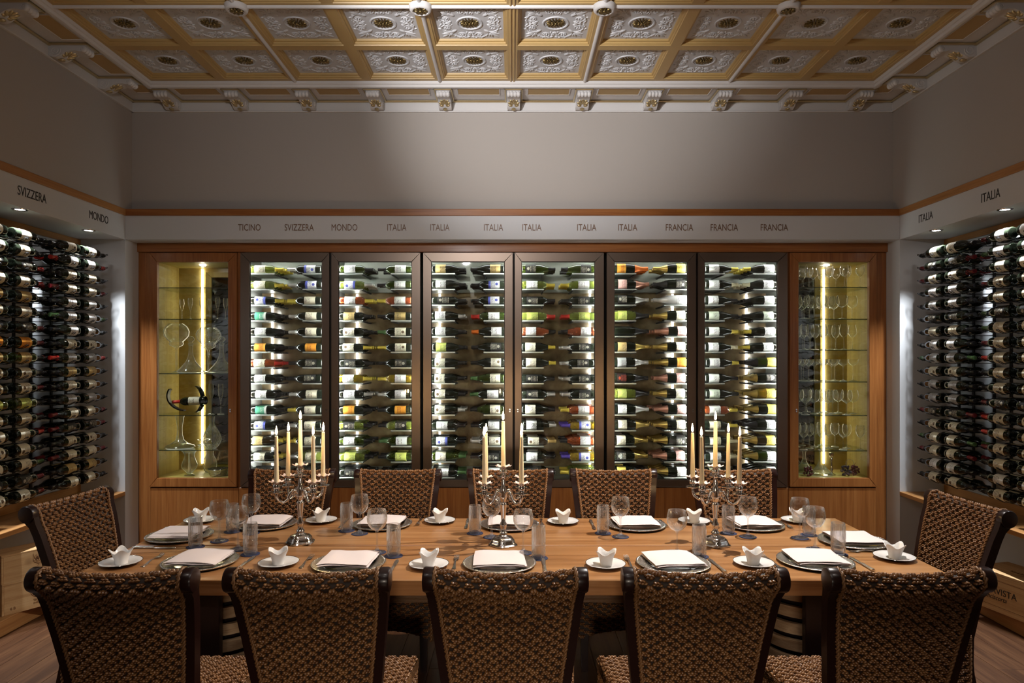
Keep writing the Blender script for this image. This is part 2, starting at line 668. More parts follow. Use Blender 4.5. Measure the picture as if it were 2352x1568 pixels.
# floor and its planks
fl = obj('floor', MB().box(-4, 4, YB, 6.5, -0.06, -0.012), gap_dark, kind='structure')
PWD, PLN = 0.19, 1.45
plank_me = MB().cbox(-PWD / 2 + 0.0008, PWD / 2 - 0.0008, 0, PLN - 0.0015, -0.012, 0.0, 0.0015).mesh('plank')
plank_me.materials.append(floor_wood)
n = 0
for i in range(-17, 18):
    y = 0.9 - ((i * 0.53) % 1.0) * PLN
    while y < 5.9:
        o = obj('plank', plank_me, None, fl, (i * PWD, y, 0))
        y += PLN
fl_front = obj('plank', MB().box(-3.3, 3.3, YB, 0.0, -0.012, -0.001), floor_wood, fl)

# upper walls
wall_back = obj('wall_back', MB().box(-W, W, YU, 6.6, ZT, CT), taupe, kind='structure')
obj('wall_core', MB().box(-3.9, 3.9, 6.42, 6.6, 0, ZT), niche_white, wall_back)
fascia_b = obj('fascia', MB().cbox(-W, W, YJ, 6.42, ZF, ZT, 0.002), white, wall_back)
wall_front = obj('wall_front', MB().box(-3.9, 3.9, YB - 0.1, YB, 0, CT), taupe, kind='structure')
sides = {}
for sx, nm in ((-1, 'wall_left'), (1, 'wall_right')):
    def bx(mb, xa, xb, *r):
        a, b_ = sorted((sx * xa, sx * xb))
        return mb.box(a, b_, *r)
    wl = obj(nm, bx(MB(), W, W + 0.55, YB, 6.42, ZT, CT), taupe, kind='structure')
    sides[sx] = wl
    wl['fascia'] = 0
    fa = obj('fascia', bx(MB(), W, W + 0.55, YB, 6.42, ZF, ZT), white, wl)
    sides[(sx, 'fascia')] = fa
    obj('niche_back', bx(MB(), W + ND, W + 0.55, YN, YJ, 0, ZF), niche_white, wl)
    obj('pier', bx(MB(), W, W + 0.55, YJ, 6.42, 0, ZF), white, wl)
    obj('pier', bx(MB(), W, W + 0.55, YB, YN, 0, ZF), white, wl)
    obj('batten', bx(MB(), W + ND - 0.018, W + ND, YN, YJ, ZF - 0.05, ZF - 0.002), oak_y, wl)
    bo = MB()
    a, b_ = sorted((sx * (W - 0.002), sx * (W + ND)))
    bo.cbox(a, b_, YN, YJ, 0.622, 0.655, 0.002)
    obj('bench_board', bo, oak_y, wl)
    a, b_ = sorted((sx * (W + ND - 0.02), sx * (W + ND)))
    obj('back_batten', MB().box(a, b_, YN, YJ, 0.655, 0.715), oak_y, wl)
    a, b_ = sorted((sx * (W - 0.001), sx * (W + ND)))
    obj('plinth', MB().cbox(a, b_, YN, YJ, 0.0, 0.10, 0.003), oak_y, wl)

# wood trim round the room above the lettering
tb = MB().cbox(-W, W, YJ - 0.016, YU + 0.01, ZT - 0.002, ZT + 0.052, 0.003)
obj('trim_1', tb, oak_x, kind='structure')
for sx, nm in ((-1, 'trim_2'), (1, 'trim_3')):
    a, b_ = sorted((sx * (W - 0.014), sx * (W + 0.01)))
    obj(nm, MB().cbox(a, b_, YB, YJ - 0.01, ZT - 0.002, ZT + 0.052, 0.003), oak_y, kind='structure')

# lettering
for body, px in (('TICINO', 573), ('SVIZZERA', 687), ('MONDO', 791), ('ITALIA', 911), ('ITALIA', 1010), ('ITALIA', 1133),
                 ('ITALIA', 1221), ('ITALIA', 1347), ('ITALIA', 1441), ('FRANCIA', 1560), ('FRANCIA', 1663), ('FRANCIA', 1778)):
    text(body, 0.078, ink_brown, fascia_b, (xc(px, YJ), YJ - 0.001, zc(523, YJ)), (R(90), 0, 0), 0.72)
def side_xy(px):      # where a pixel column meets the side wall plane
    return W * FPX / abs(px - 1177.0)
for body, px, py, sx in (('SVIZZERA', 74, 448, -1), ('MONDO', 227, 500, -1), ('ITALIA', 2126, 499, 1), ('ITALIA', 2275, 450, 1)):
    Y = side_xy(px)
    text(body, 0.088, ink_black, sides[(sx, 'fascia')], (sx * (W - 0.001), Y, zc(py, Y)), (R(90), 0, R(90) * -sx), 0.72)

# downlights in the niche soffits
for sx in (-1, 1):
    for k, Y in enumerate((5.30, 4.56, 3.82, 3.08)):
        X = sx * 3.29
        d = empty('recessed_downlight', (X, Y, ZF))
        obj('bezel', MB().lathe([(0.030, -0.001), (0.034, -0.006), (0.046, -0.005), (0.048, 0.0)], 24), chrome, d, smooth=40)
        obj('lamp', MB().lathe([(0.0, -0.002), (0.030, -0.002)], 20), lamp_white, d)
        sign = {(-1, 0): 'MONDO', (-1, 1): 'SVIZZERA'}.get((sx, k))
        nc = 'stacked crates' if sx < 0 else 'single crate'
        tag(d, '%s small round downlight from the end pier in soffit of niche above %s' % (NTH[k], nc), 'downlight', 'niche downlights')
        spot('downlight_beam', (X, Y, ZF - 0.012), (X + sx * 0.10, Y + 0.05, 1.0), 190 if k < 2 else 90, 88, 0.8, COOL, 0.025)

# ------------------------------------------------------------------ ceiling
ZR = 3.985          # rib plane
ZS = 3.955          # soffit of the cornice
ceil = obj('ceiling', MB().box(-4, 4, YB - 0.1, 6.5, CT, CT + 0.05), plaster, kind='structure')
PX_, PY_ = 0.58, 0.575
Y_IN = 5.455        # inner edge of the coffered field
# coffer frame, panel, relief, rosette (shared meshes)
cf = MB().ring([(0.2875, 0.0), (0.252, 0.0), (0.249, 0.007), (0.241, 0.009), (0.239, 0.021), (0.229, 0.024), (0.226, 0.037), (0.222, 0.038)])
coffer_me = cf.mesh('coffer')
coffer_me.materials.append(ochre)
pm = MB().box(-0.226, 0.226, -0.226, 0.226, 0.037, 0.045)
panel_me = pm.mesh('panel')
panel_me.materials.append(panel_plaster)


def make_relief():
    m = MB()
    z0 = 0.037
    # round ring
    pts = [(0.083 * math.cos(2 * PI * k / 28), 0.083 * math.sin(2 * PI * k / 28), z0) for k in range(28)]
    m.tube(pts, 0.0075, 6, closed=True)
    def leaf(cx_, cy_, ang, ln, wd, h=0.008):
        rot = Matrix.Rotation(ang, 3, 'Z')
        m.ell((cx_, cy_, z0), (ln, wd, h), rot, 7, 4)
    for q in range(4):
        rot = q * PI / 2
        c, s_ = math.cos(rot), math.sin(rot)
        def P(x, y):
            return (c * x - s_ * y, s_ * x + c * y)
        # corner palmette
        for k, (da, ln) in enumerate(((-0.95, 0.026), (-0.5, 0.034), (0, 0.046), (0.5, 0.034), (0.95, 0.026))):
            a = PI / 4 + da
            x, y = 0.135 + ln * math.cos(a) * 0.95, 0.135 + ln * math.sin(a) * 0.95
            p = P(x, y)
            leaf(p[0], p[1], a + rot, ln, 0.0085)
        p = P(0.112, 0.112)
        leaf(p[0], p[1], PI / 4 + rot, 0.03, 0.013)
        # scrolls each side, with a small flower inside
        for sg in (-1, 1):
            pts = []
            for k in range(17):
                t = k / 16
                a = 2.6 * PI * t
                rr = 0.040 * (1 - 0.72 * t)
                x, y = 0.062 + rr * math.cos(a + 0.6), 0.158 + rr * math.sin(a + 0.6)
                if sg < 0:
                    x, y = y, x
                p = P(x, y)
                pts.append((p[0], p[1], z0))
            m.tube(pts, [0.0072 - 0.003 * k / 16 for k in range(17)], 5)
            for k in range(5):
                a = 2 * PI * k / 5
                x, y = 0.062 + 0.011 * math.cos(a), 0.158 + 0.011 * math.sin(a)
                if sg < 0:
                    x, y = y, x
                p = P(x, y)
                m.ell((p[0], p[1], z0), (0.0075, 0.0075, 0.009), None, 5, 4)
            # leaflets on the outside of the scroll
            for a in (0.4, 1.25, 2.1, 2.95, 3.8):
                x, y = 0.062 + 0.047 * math.cos(a), 0.158 + 0.047 * math.sin(a)
                an = a + 0.7
                if sg < 0:
                    x, y = y, x
                    an = PI / 2 - an
                p = P(x, y)
                leaf(p[0], p[1], an + rot, 0.014, 0.006, 0.007)
            # stem from the corner leaf to the scroll
            x0, y0 = (0.118, 0.128)
            x1, y1 = (0.096, 0.180)
            pts = []
            for k in range(7):
                t = k / 6
                x = x0 + (x1 - x0) * t + 0.012 * math.sin(PI * t)
                y = y0 + (y1 - y0) * t
                if sg < 0:
                    x, y = y, x
                p = P(x, y)
                pts.append((p[0], p[1], z0))
            m.tube(pts, 0.0055, 5)
        # middle of each side
        for da, ln in ((-0.7, 0.02), (0, 0.03), (0.7, 0.02)):
            x, y = 0.0 + 0.8 * ln * math.sin(da), 0.125 + 0.8 * ln * math.cos(da)
            p = P(x, y)
            leaf(p[0], p[1], PI / 2 - da + rot, ln, 0.0075)
        for sg in (-1, 1):
            p = P(0.018 * sg, 0.192)
            leaf(p[0], p[1], rot + sg * 0.5, 0.016, 0.006)
    return m.mesh('relief', 60)


relief_me = make_relief()
relief_me.materials.append(panel_plaster)


def make_rosette(sc_=1.0):
    m = MB()
    z0 = 0.036
    for k in range(16):
        a = 2 * PI * k / 16
        sq = 1.0 / max(abs(math.cos(a)), abs(math.sin(a)))
        rr = 0.038 * (0.75 + 0.25 * sq)
        m.ell((rr * math.cos(a) * sc_, rr * math.sin(a) * sc_, z0), (0.019 * sc_, 0.0055 * sc_, 0.009), Matrix.Rotation(a, 3, 'Z'), 6, 4)
    for k in range(8):
        a = 2 * PI * (k + 0.5) / 8
        m.ell((0.02 * math.cos(a) * sc_, 0.02 * math.sin(a) * sc_, z0 - 0.003), (0.010 * sc_, 0.006 * sc_, 0.009), Matrix.Rotation(a, 3, 'Z'), 6, 4)
    m.ell((0, 0, z0 - 0.004), (0.009 * sc_, 0.009 * sc_, 0.012), None, 10, 6)
    return m.mesh('rosette', 60)


rosette_me = make_rosette(1.15)
rosette_me.materials.append(gold_dark)
bead_rows = []
for j in range(7):
    y = Y_IN - PY_ * (j + 0.5)
    for i in range(10):
        x = (i - 4.5) * PX_
        c = obj('coffer', coffer_me, None, ceil, (x, y, ZR))
        c.scale = (PX_ / 0.575, PY_ / 0.575, 1)
        obj('panel', panel_me, None, c)
        r_ = obj('relief', relief_me, None, c)
        r_['kind'] = 'stuff'
        obj('rosette', rosette_me, None, c)
yend = Y_IN - PY_ * 7
obj('plain_field', MB().box(-2.9, 2.9, YB, yend, ZR, ZR + 0.05), ochre, ceil)
# white half-round beads every second rib, the painted joint in the middle
for x in (-1.74, -0.58, 0.58, 1.74):
    obj('bead', MB().tube([(x, Y_IN + 0.01, ZR), (x, yend, ZR)], 0.0145, 10), plaster, ceil, smooth=60)
m = MB()
m.tube([(-0.012, Y_IN + 0.01, ZR), (-0.012, yend, ZR)], 0.007, 8)
m.tube([(0.012, Y_IN + 0.01, ZR), (0.012, yend, ZR)], 0.007, 8)
obj('joint_bead', m, ochre, ceil, smooth=60)
for k in (2, 4, 6):
    y = Y_IN - PY_ * k
    obj('bead', MB().tube([(-2.9, y, ZR), (2.9, y, ZR)], 0.0145, 10), plaster, ceil, smooth=60)
    for x in (-1.74, -0.58, 0.58, 1.74):
        b_ = obj('boss', MB().lathe([(0.0, -0.026), (0.046, -0.026), (0.050, -0.034), (0.060, -0.034), (0.068, -0.026), (0.071, -0.010), (0.074, 0.0)], 28), plaster, ceil, (x, y, ZR), smooth=50)
        mr = MB()
        for q in range(8):
            a = 2 * PI * q / 8
            mr.ell((0.026 * math.cos(a), 0.026 * math.sin(a), -0.030), (0.020, 0.010, 0.010), Matrix.Rotation(a, 3, 'Z'), 6, 4)
        mr.ell((0, 0, -0.034), (0.014, 0.014, 0.010), None, 8, 5)
        obj('rosette', mr, gold_dark, b_, smooth=60)

# cornice: band on the wall, soffit with ochre panels, inner white moulding
def cornice_run(axis, wall, sgn, a0, a1):
    """axis 0: runs along x (back wall), axis 1: runs along y (side wall); wall = wall coordinate, sgn = direction into the room"""
    def B(name, d0, d1, z0, z1, mt, e0=0.0, c=0.002):
        p0, p1 = sorted((wall + sgn * d0, wall + sgn * d1))
        m_ = MB()
        if axis == 0:
            m_.cbox(a0 - e0, a1 + e0, p0, p1, z0, z1, c)
        else:
            m_.cbox(p0, p1, a0 - e0, a1 + e0, z0, z1, c)
        return obj(name, m_, mt, ceil)
    B('cornice_bead', -0.02, 0.022, 3.858, 3.872, plaster)
    B('cornice_band', -0.02, 0.014, 3.872, ZS, plaster)
    B('gold_line', 0.010, 0.036, ZS - 0.016, ZS - 0.001, gold, c=0.005)
    p0, p1 = sorted((wall - sgn * 0.02, wall + sgn * 0.30))
    if axis == 0:
        obj('soffit', MB().box(a0, a1, p0, p1, ZS, ZS + 0.06), plaster, ceil)
    else:
        obj('soffit', MB().box(p0, p1, a0, a1 - 0.30, ZS, ZS + 0.06), plaster, ceil)
    prof = [(0.295, ZS + 0.05), (0.295, ZS + 0.004), (0.302, ZS - 0.010), (0.315, ZS - 0.014), (0.330, ZS - 0.008), (0.336, ZS + 0.008), (0.345, ZS + 0.012), (0.352, ZR + 0.001), (0.352, ZR + 0.03)]
    poly = [(wall + sgn * d, z) for d, z in prof]
    if axis == 0:
        mm = MB().prism(poly, 0, a0 + 0.30, a1 - 0.30)
    else:
        mm = MB().prism(poly, 1, a0, a1 - 0.30)
    obj('inner_moulding', mm, plaster, ceil, smooth=40)


cornice_run(0, YU, -1, -W, W)
cornice_run(1, -W, 1, YB, YU)
cornice_run(1, W, -1, YB, YU)

# corbel, local: wall at y=0, projecting to -y, hanging from z=0
def make_corbel():
    root = MB()
    side = [(0, 0), (0, -0.078), (-0.02, -0.092), (-0.055, -0.094), (-0.085, -0.082), (-0.115, -0.062), (-0.15, -0.050), (-0.19, -0.049),
            (-0.215, -0.056), (-0.24, -0.054), (-0.254, -0.040), (-0.256, -0.022), (-0.25, -0.010), (-0.25, 0)]
    root.prism(side, 0, -0.052, 0.052)
    for sg in (-1, 1):     # volutes on the cheeks
        pts = []
        for k in range(20):
            t = k / 19
            a = PI * 0.9 + 3.4 * PI * t
            rr = 0.036 * (1 - 0.8 * t)
            pts.append((sg * 0.052, -0.05 + rr * math.cos(a), -0.050 + rr * math.sin(a)))
        root.tube(pts, 0.0035, 5)
        pts = []
        for k in range(12):
            t = k / 11
            a = 2.4 * PI * t
            rr = 0.016 * (1 - 0.75 * t)
            pts.append((sg * 0.052, -0.235 + rr * math.cos(a), -0.035 + rr * math.sin(a)))
        root.tube(pts, 0.003, 5)
    body = root.mesh('corbel', 35)
    body.materials.append(plaster)
    cap = MB()
    cap.cbox(-0.068, 0.068, -0.275, 0.0, -0.014, 0.0, 0.003)
    cap_me = cap.mesh('cap')
    cap_me.materials.append(plaster)
    g = MB()
    for x0, x1, y0, y1 in ((-0.073, 0.073, -0.283, -0.272), (-0.073, -0.062, -0.283, 0.0), (0.062, 0.073, -0.283, 0.0)):
        g.cbox(x0, x1, y0, y1, -0.018, -0.002, 0.003)
    g_me = g.mesh('gold_edge')
    g_me.materials.append(gold)
    rl = MB()
    prof = []
    for k in range(33):
        t = k / 32
        prof.append((0.017 + 0.0075 * abs(math.sin(4 * PI * t)), -0.054 + 0.108 * t))
    rl.lathe([(0, -0.054)] + prof + [(0, 0.054)], 14, T=Matrix.Translation((0, -0.240, -0.036)) @ Matrix.Rotation(R(90), 4, 'Y'))
    rl_me = rl.mesh('roll', 60)
    rl_me.materials.append(plaster)
    lf = MB()
    slope = Matrix.Rotation(R(-18), 3, 'X')
    for a, ln in ((-1.35, 0.026), (-0.85, 0.036), (-0.42, 0.043), (0, 0.047), (0.42, 0.043), (0.85, 0.036), (1.35, 0.026)):
        cx_, cy_ = math.sin(a) * ln * 1.0, -0.085 - math.cos(a) * ln * 1.05
        zz = -0.088 + (abs(cy_) - 0.055) * 0.42
        rot = slope @ Matrix.Rotation(PI / 2 + a, 3, 'Z')
        lf.ell((cx_, cy_, zz), (ln * 0.80, 0.0125, 0.011), rot, 8, 5)
    lf.ell((0, -0.06, -0.094), (0.02, 0.028, 0.010), None, 8, 5)
    lf_me = lf.mesh('acanthus_leaf', 60)
    lf_me.materials.append(gold)
    return body, cap_me, g_me, rl_me, lf_me


cb = make_corbel()


def place_corbel(loc, rz):
    o = obj('corbel', cb[0], None, ceil, loc, (0, 0, rz))
    for nm, me in zip(('cap', 'gold_edge', 'roll', 'acanthus_leaf'), cb[1:]):
        obj(nm, me, None, o)


for i in range(11):
    place_corbel(((i - 5) * 0.575 + 0.01, YU - 0.014, ZS), 0)
for sx in (-1, 1):
    for j in range(7):
        place_corbel((sx * (W - 0.014), 5.36 - 0.565 * j, ZS), -R(90) * sx)
# ochre panels of the soffit
sp_me = MB().ring([(0.5, 0.0), (0.5, -0.004), (0.46, -0.004), (0.44, -0.001)]).mesh('panel_frame')
def soffit_panel(x0, x1, y0, y1):
    o = obj('soffit_panel', MB().box(x0, x1, y0, y1, ZS - 0.0025, ZS), ochre_panel, ceil)
    m_ = MB()
    t_ = 0.008
    for a in ((x0 - t_, x1 + t_, y0 - t_, y0), (x0 - t_, x1 + t_, y1, y1 + t_), (x0 - t_, x0, y0, y1), (x1, x1 + t_, y0, y1)):
        m_.cbox(a[0], a[1], a[2], a[3], ZS - 0.006, ZS, 0.002)
    obj('panel_border', m_, plaster, o)
for i in range(10):
    x = (i - 4.5) * 0.575 + 0.01
    soffit_panel(x - 0.168, x + 0.168, YU - 0.285, YU - 0.155)
for sx in (-1, 1):
    a, b_ = sorted((sx * (W - 0.155), sx * (W - 0.285)))
    soffit_panel(a, b_, 5.36 + 0.09, 5.36 + 0.25)
    for j in range(6):
        y = 5.36 - 0.565 * (j + 0.5)
        soffit_panel(a, b_, y - 0.165, y + 0.165)
    x0, x1 = sorted((sx * 2.96, sx * 3.1))

# ------------------------------------------------------------------ oak surround of the cabinet wall
ZD0, ZD1 = zc(1118), zc(580)        # bottom and top of the doors
su = empty('oak_surround', (0, YC, 0))
tag(su, 'oiled oak woodwork framing the whole row of wine and glassware cabinets', 'wall panelling')
def part(name, mb, mt, parent, **k):
    o = obj(name, mb, mt, parent, **k)
    o.location = (o.location[0] - parent.location[0], o.location[1] - parent.location[1], o.location[2] - parent.location[2])
    return o
part('top_rail', MB().cbox(-W + 0.001, W - 0.001, YC - 0.012, 6.4, ZD1 + 0.004, ZF, 0.003), oak_x, su)
part('outer_stile', MB().cbox(-W + 0.001, xc(344), YC + 0.012, 6.4, 0.0, ZD1 + 0.003, 0.003), oak, su)
part('outer_stile', MB().cbox(xc(2013), W - 0.001, YC + 0.012, 6.4, 0.0, ZD1 + 0.003, 0.003), oak, su)
part('stile', MB().cbox(xc(545.5), xc(552.5), YC + 0.008, 6.4, 0.0, ZD1 + 0.003, 0.002), oak, su)
part('stile', MB().cbox(xc(1808.5), xc(1812.5), YC + 0.008, 6.4, 0.0, ZD1 + 0.003, 0.002), oak, su)
part('toe_kick', MB().box(xc(344), xc(2013), YC + 0.06, YC + 0.08, 0.0, 0.09), gap_dark, su)
seams = [345, 549, 759.5, 969, 1180, 1390, 1600, 1810, 2012]
for a, b_ in zip(seams[:-1], seams[1:]):
    part('lower_panel', MB().cbox(xc(a) + 0.002, xc(b_) - 0.002, YC - 0.004, YC + 0.03, 0.085, ZD0 - 0.006, 0.003), oak, su)
part('ledge', MB().box(xc(345), xc(2012), YC + 0.004, 6.4, ZD0 - 0.03, ZD0 - 0.006), gap_dark, su)

# ------------------------------------------------------------------ wine cabinets
DOORS = [(553, 757.5, 574, 740), (761.5, 966, 778, 946), (972, 1178, 991, 1159), (1182, 1387, 1198, 1366), (1393, 1598, 1411, 1579), (1602, 1808, 1618, 1785)]
GZ0, GZ1 = zc(1101), zc(601)
ROWZ = [zc(618 + 35.85 * r, 6.0) for r in range(14)]
YI0, YI1 = 5.935, 6.36


def frame_mesh(x0, x1, z0, z1, gx0, gx1, gz0, gz1, y0, y1, ch=0.004):
    """mitred door frame"""
    m_ = MB()
    o = [(x0, z0), (x1, z0), (x1, z1), (x0, z1)]
    i = [(gx0, gz0), (gx1, gz0), (gx1, gz1), (gx0, gz1)]
    g = 0.0012
    for k in range(4):
        k2 = (k + 1) % 4
        poly = [o[k], o[k2], i[k2], i[k]]
        c = [sum(p[0] for p in poly) / 4, sum(p[1] for p in poly) / 4]
        sh = []
        for p in poly:
            d = Vector((c[0] - p[0], c[1] - p[1]))
            d.normalize()
            sh.append((p[0] + d.x * g, p[1] + d.y * g))
        pf = [(p[0], y1 - 0.0, p[1]) for p in sh]
        mid = [(p[0], y0 + ch, p[1]) for p in sh]
        fr = []
        for p in sh:
            d = Vector((c[0] - p[0], c[1] - p[1]))
            hx = ch if abs(p[0] - c[0]) > 1e-5 else 0
            fr.append((p[0] + (ch * 0.5 if c[0] > p[0] else -ch * 0.5), y0, p[1] + (ch * 0.5 if c[1] > p[1] else -ch * 0.5)))
        vs = pf + mid + fr
        fs = [(0, 1, 2, 3), (11, 10, 9, 8)]
        for q in range(4):
            q2 = (q + 1) % 4
            fs += [(q, 4 + q, 4 + q2, q2), (4 + q, 8 + q, 8 + q2, 4 + q2)]
        m_.add(vs, fs)
    return m_


lock_mb = MB().lathe([(0.0, 0.006), (0.006, 0.006), (0.0085, 0.003), (0.009, 0.0)], 14, T=Matrix.Rotation(R(90), 4, 'X'))
lock_mb.lathe([(0.0, 0.004), (0.0055, 0.004), (0.006, 0.0)], 12, T=Matrix.Translation((0, 0, -0.017)) @ Matrix.Rotation(R(90), 4, 'X'))
lock_me = lock_mb.mesh('lock', 40)
lock_me.materials.append(chrome)


def shelf_mesh(w_, d_):
    """steel bottle shelf, wall side at x=0, reaching +x, front lip at y=0, depth +y"""
    m_ = MB()
    m_.box(0, w_, 0.006, d_, -0.0015, 0.0015, 0)
    m_.cbox(0, w_, 0, 0.006, -0.007, 0.004, 0.001, 0)
    n_ = 9
    for k in range(n_):
        y = 0.012 + (d_ - 0.03) * k / (n_ - 1)
        m_.prism([(y, -0.010), (y + 0.010, 0.001), (y + 0.020, 0.001), (y + 0.028, -0.010)], 0, w_ - 0.012, w_ + 0.002, 1)
    m_.box(w_ - 0.012, w_, 0.006, d_, -0.012, -0.006, 1)
    return m_.mesh('shelf')


shelf_me = shelf_mesh(0.255, 0.36)
shelf_me.materials.append(steel)
shelf_me.materials.append(fan_dark)


def make_fan():
    a = MB()
    h = 0.062
    a.ring([(h, 0.0), (h, -0.006), (0.054, -0.008)])
    a.box(-0.054, 0.054, -0.054, 0.054, -0.004, -0.002)
    fr = a.mesh('fan_housing')
    b__ = MB()
    for r_ in (0.016, 0.028, 0.040, 0.050):
        b__.tube([(r_ * math.cos(2 * PI * k / 24), r_ * math.sin(2 * PI * k / 24), -0.011) for k in range(24)], 0.0015, 4, closed=True)
    for k in range(4):
        a_ = PI / 4 + k * PI / 2
        b__.tube([(0.012 * math.cos(a_), 0.012 * math.sin(a_), -0.011), (0.066 * math.cos(a_), 0.066 * math.sin(a_), -0.010)], 0.0017, 4)
    gr = b__.mesh('grille')
    c_ = MB()
    for k in range(7):
        a_ = 2 * PI * k / 7
        c_.ell((0.03 * math.cos(a_), 0.03 * math.sin(a_), -0.006), (0.02, 0.009, 0.002), Matrix.Rotation(a_ + 0.4, 3, 'Z'), 6, 4)
    c_.lathe([(0.0, -0.010), (0.013, -0.010), (0.014, -0.004)], 12)
    bl = c_.mesh('fan_blade')
    fr.materials.append(rail_grey)
    gr.materials.append(chrome)
    bl.materials.append(fan_dark)
    return fr, gr, bl


fan_me = make_fan()
UN = ['TICINO and SVIZZERA', 'ITALIA', 'FRANCIA']
for u in range(3):
    dA, dB = DOORS[2 * u], DOORS[2 * u + 1]
    X0, X1 = xc(dA[0]), xc(dB[1])
    xm = (xc(dA[1]) + xc(dB[0])) / 2
    cb_ = empty('wine_cabinet', ((X0 + X1) / 2, YC, ZD0))
    tag(cb_, ['two-door steel wine cabinet of bottles below the TICINO sign', 'two-door steel wine cabinet standing between the two other wine cabinets',
              'two-door steel wine cabinet of champagne below the FRANCIA signs'][u], 'wine cabinet', 'steel wine cabinets')
    m_ = MB()
    m_.box(X0 + 0.002, X0 + 0.014, YI0, 6.38, ZD0, ZD1)
    m_.box(X1 - 0.014, X1 - 0.002, YI0, 6.38, ZD0, ZD1)
    m_.box(X0 + 0.002, X1 - 0.002, YI0, 6.38, ZD1 - 0.014, ZD1)
    m_.box(X0 + 0.002, X1 - 0.002, YI0, 6.38, ZD0, ZD0 + 0.02)
    part('carcass', m_, steel, cb_)
    part('partition', MB().box(xm - 0.008, xm + 0.008, YI0, YI1, ZD0 + 0.02, ZD1 - 0.014), steel, cb_)
    part('centre_light_stop', MB().box(xm - 0.022, xm + 0.022, YC + 0.025, YI0 - 0.001, ZD0 + 0.004, ZD1 - 0.003), gap_dark, cb_)  # dark strip added behind the door gap to hide the lit partition
    for xx in (X0 + 0.012, X1 - 0.012):
        part('side_light_stop', MB().box(xx - 0.010, xx + 0.010, YC + 0.025, YI0 - 0.001, ZD0 + 0.004, ZD1 - 0.003), gap_dark, cb_)  # same added dark strip at the outer gaps
    part('upper_back_panel', MB().box(X0 + 0.014, X1 - 0.014, YI1 - 0.012, YI1, zc(672, YI1), ZD1 - 0.014), steel_back, cb_)
    part('reflection_back', MB().box(X0 + 0.014, X1 - 0.014, YI1, YI1 + 0.012, zc(1070, YI1), zc(672, YI1)), back_reflection, cb_)
    part('lower_back_panel', MB().box(X0 + 0.014, X1 - 0.014, YI1 - 0.012, YI1, ZD0 + 0.02, zc(1070, YI1)), steel_back, cb_)
    for j, d in enumerate((dA, dB)):
        x0, x1, g0, g1 = [xc(q, YC) for q in d]
        dr = part('door', frame_mesh(x0, x1, ZD0 + 0.002, ZD1 - 0.001, g0, g1, GZ0, GZ1, YC - 0.012, YC + 0.024), bronze, cb_)
        obj('glass_pane', MB().box(g0 - 0.01, g1 + 0.01, YC + 0.008, YC + 0.014, GZ0 - 0.01, GZ1 + 0.01), pane, dr)
        obj('gasket', frame_mesh(g0 - 0.003, g1 + 0.003, GZ0 - 0.003, GZ1 + 0.003, g0 + 0.004, g1 - 0.004, GZ0 + 0.004, GZ1 - 0.004, YC - 0.002, YC + 0.006, 0.001), gap_dark, dr)
        lx = x1 - 0.026 if j == 0 else x0 + 0.026
        obj('lock', lock_me, None, dr, (lx, YC - 0.012, zc(940)))
        # interior
        bx0, bx1 = (X0 + 0.014, xm - 0.008) if j == 0 else (xm + 0.008, X1 - 0.014)
        for z in ROWZ:
            zz = z - 0.043
            o = part('shelf', shelf_me, None, cb_, loc=(bx0, 5.962, zz))
            o = part('shelf', shelf_me, None, cb_, loc=(bx1, 5.962, zz))
            o.scale = (-1, 1, 1)
        # led strips: in the back corner and behind the door stiles
        led_px = (625, 820, 1010, 1355, 1545, 1715)[2 * u + j]
        lxx = xc(led_px, 6.335)
        part('led_strip', MB().cbox(lxx - 0.009, lxx + 0.009, 6.338, 6.346, ZD0 + 0.05, zc(676, YI1), 0.002), led_white, cb_)
        for sx_, xx in ((1, x0 + 0.03), (-1, x1 - 0.03)):
            part('led_strip', MB().cbox(xx - 0.004, xx + 0.004, YC + 0.030, YC + 0.034, ZD0 + 0.06, ZD1 - 0.04, 0.001), led_front, cb_)
        part('top_fill_strip', MB().cbox(bx0 + 0.03, bx1 - 0.03, 5.990, 6.002, ZD1 - 0.0185, ZD1 - 0.0145, 0.001), fill_top, cb_)  # glowing strip added to brighten the top bottles and upper back panel
        fpx = (690, 881, 1083, 1273, 1477, 1668)[2 * u + j]
        f_ = part('fan', fan_me[0], None, cb_, loc=(xc(fpx, 6.34), YI1 - 0.013, zc(654, 6.34)), rot=(R(-90), 0, 0))
        f_.rotation_euler = (R(-90), 0, 0)
        obj('grille', fan_me[1], None, f_)
        obj('fan_blade', fan_me[2], None, f_)
        f_.scale = (1, 1, -1)

# ------------------------------------------------------------------ wine bottles
PROF = {
    'b': [(0.0, 0.004), (0.030, 0.0), (0.0345, 0.002), (0.0372, 0.008), (0.0375, 0.02), (0.0375, 0.185), (0.0358, 0.200), (0.030, 0.213), (0.021, 0.224), (0.0155, 0.235), (0.0138, 0.250), (0.0136, 0.285), (0.0150, 0.287), (0.0150, 0.296), (0.012, 0.30), (0.0, 0.30)],
    'u': [(0.0, 0.004), (0.033, 0.0), (0.038, 0.003), (0.0405, 0.009), (0.0408, 0.02), (0.0408, 0.150), (0.0385, 0.172), (0.032, 0.195), (0.0235, 0.218), (0.0172, 0.240), (0.0142, 0.262), (0.0136, 0.283), (0.0152, 0.285), (0.0152, 0.294), (0.0, 0.297)],
    'c': [(0.0, 0.006), (0.035, 0.0), (0.041, 0.003), (0.0438, 0.010), (0.044, 0.02), (0.044, 0.150), (0.0415, 0.175), (0.0345, 0.202), (0.0255, 0.228), (0.0185, 0.252), (0.0155, 0.272), (0.0152, 0.288), (0.0172, 0.291), (0.0172, 0.312), (0.0, 0.315)],
}
BL = {'b': 0.30, 'u': 0.297, 'c': 0.315}
BR = {'b': 0.0375, 'u': 0.0408, 'c': 0.044}
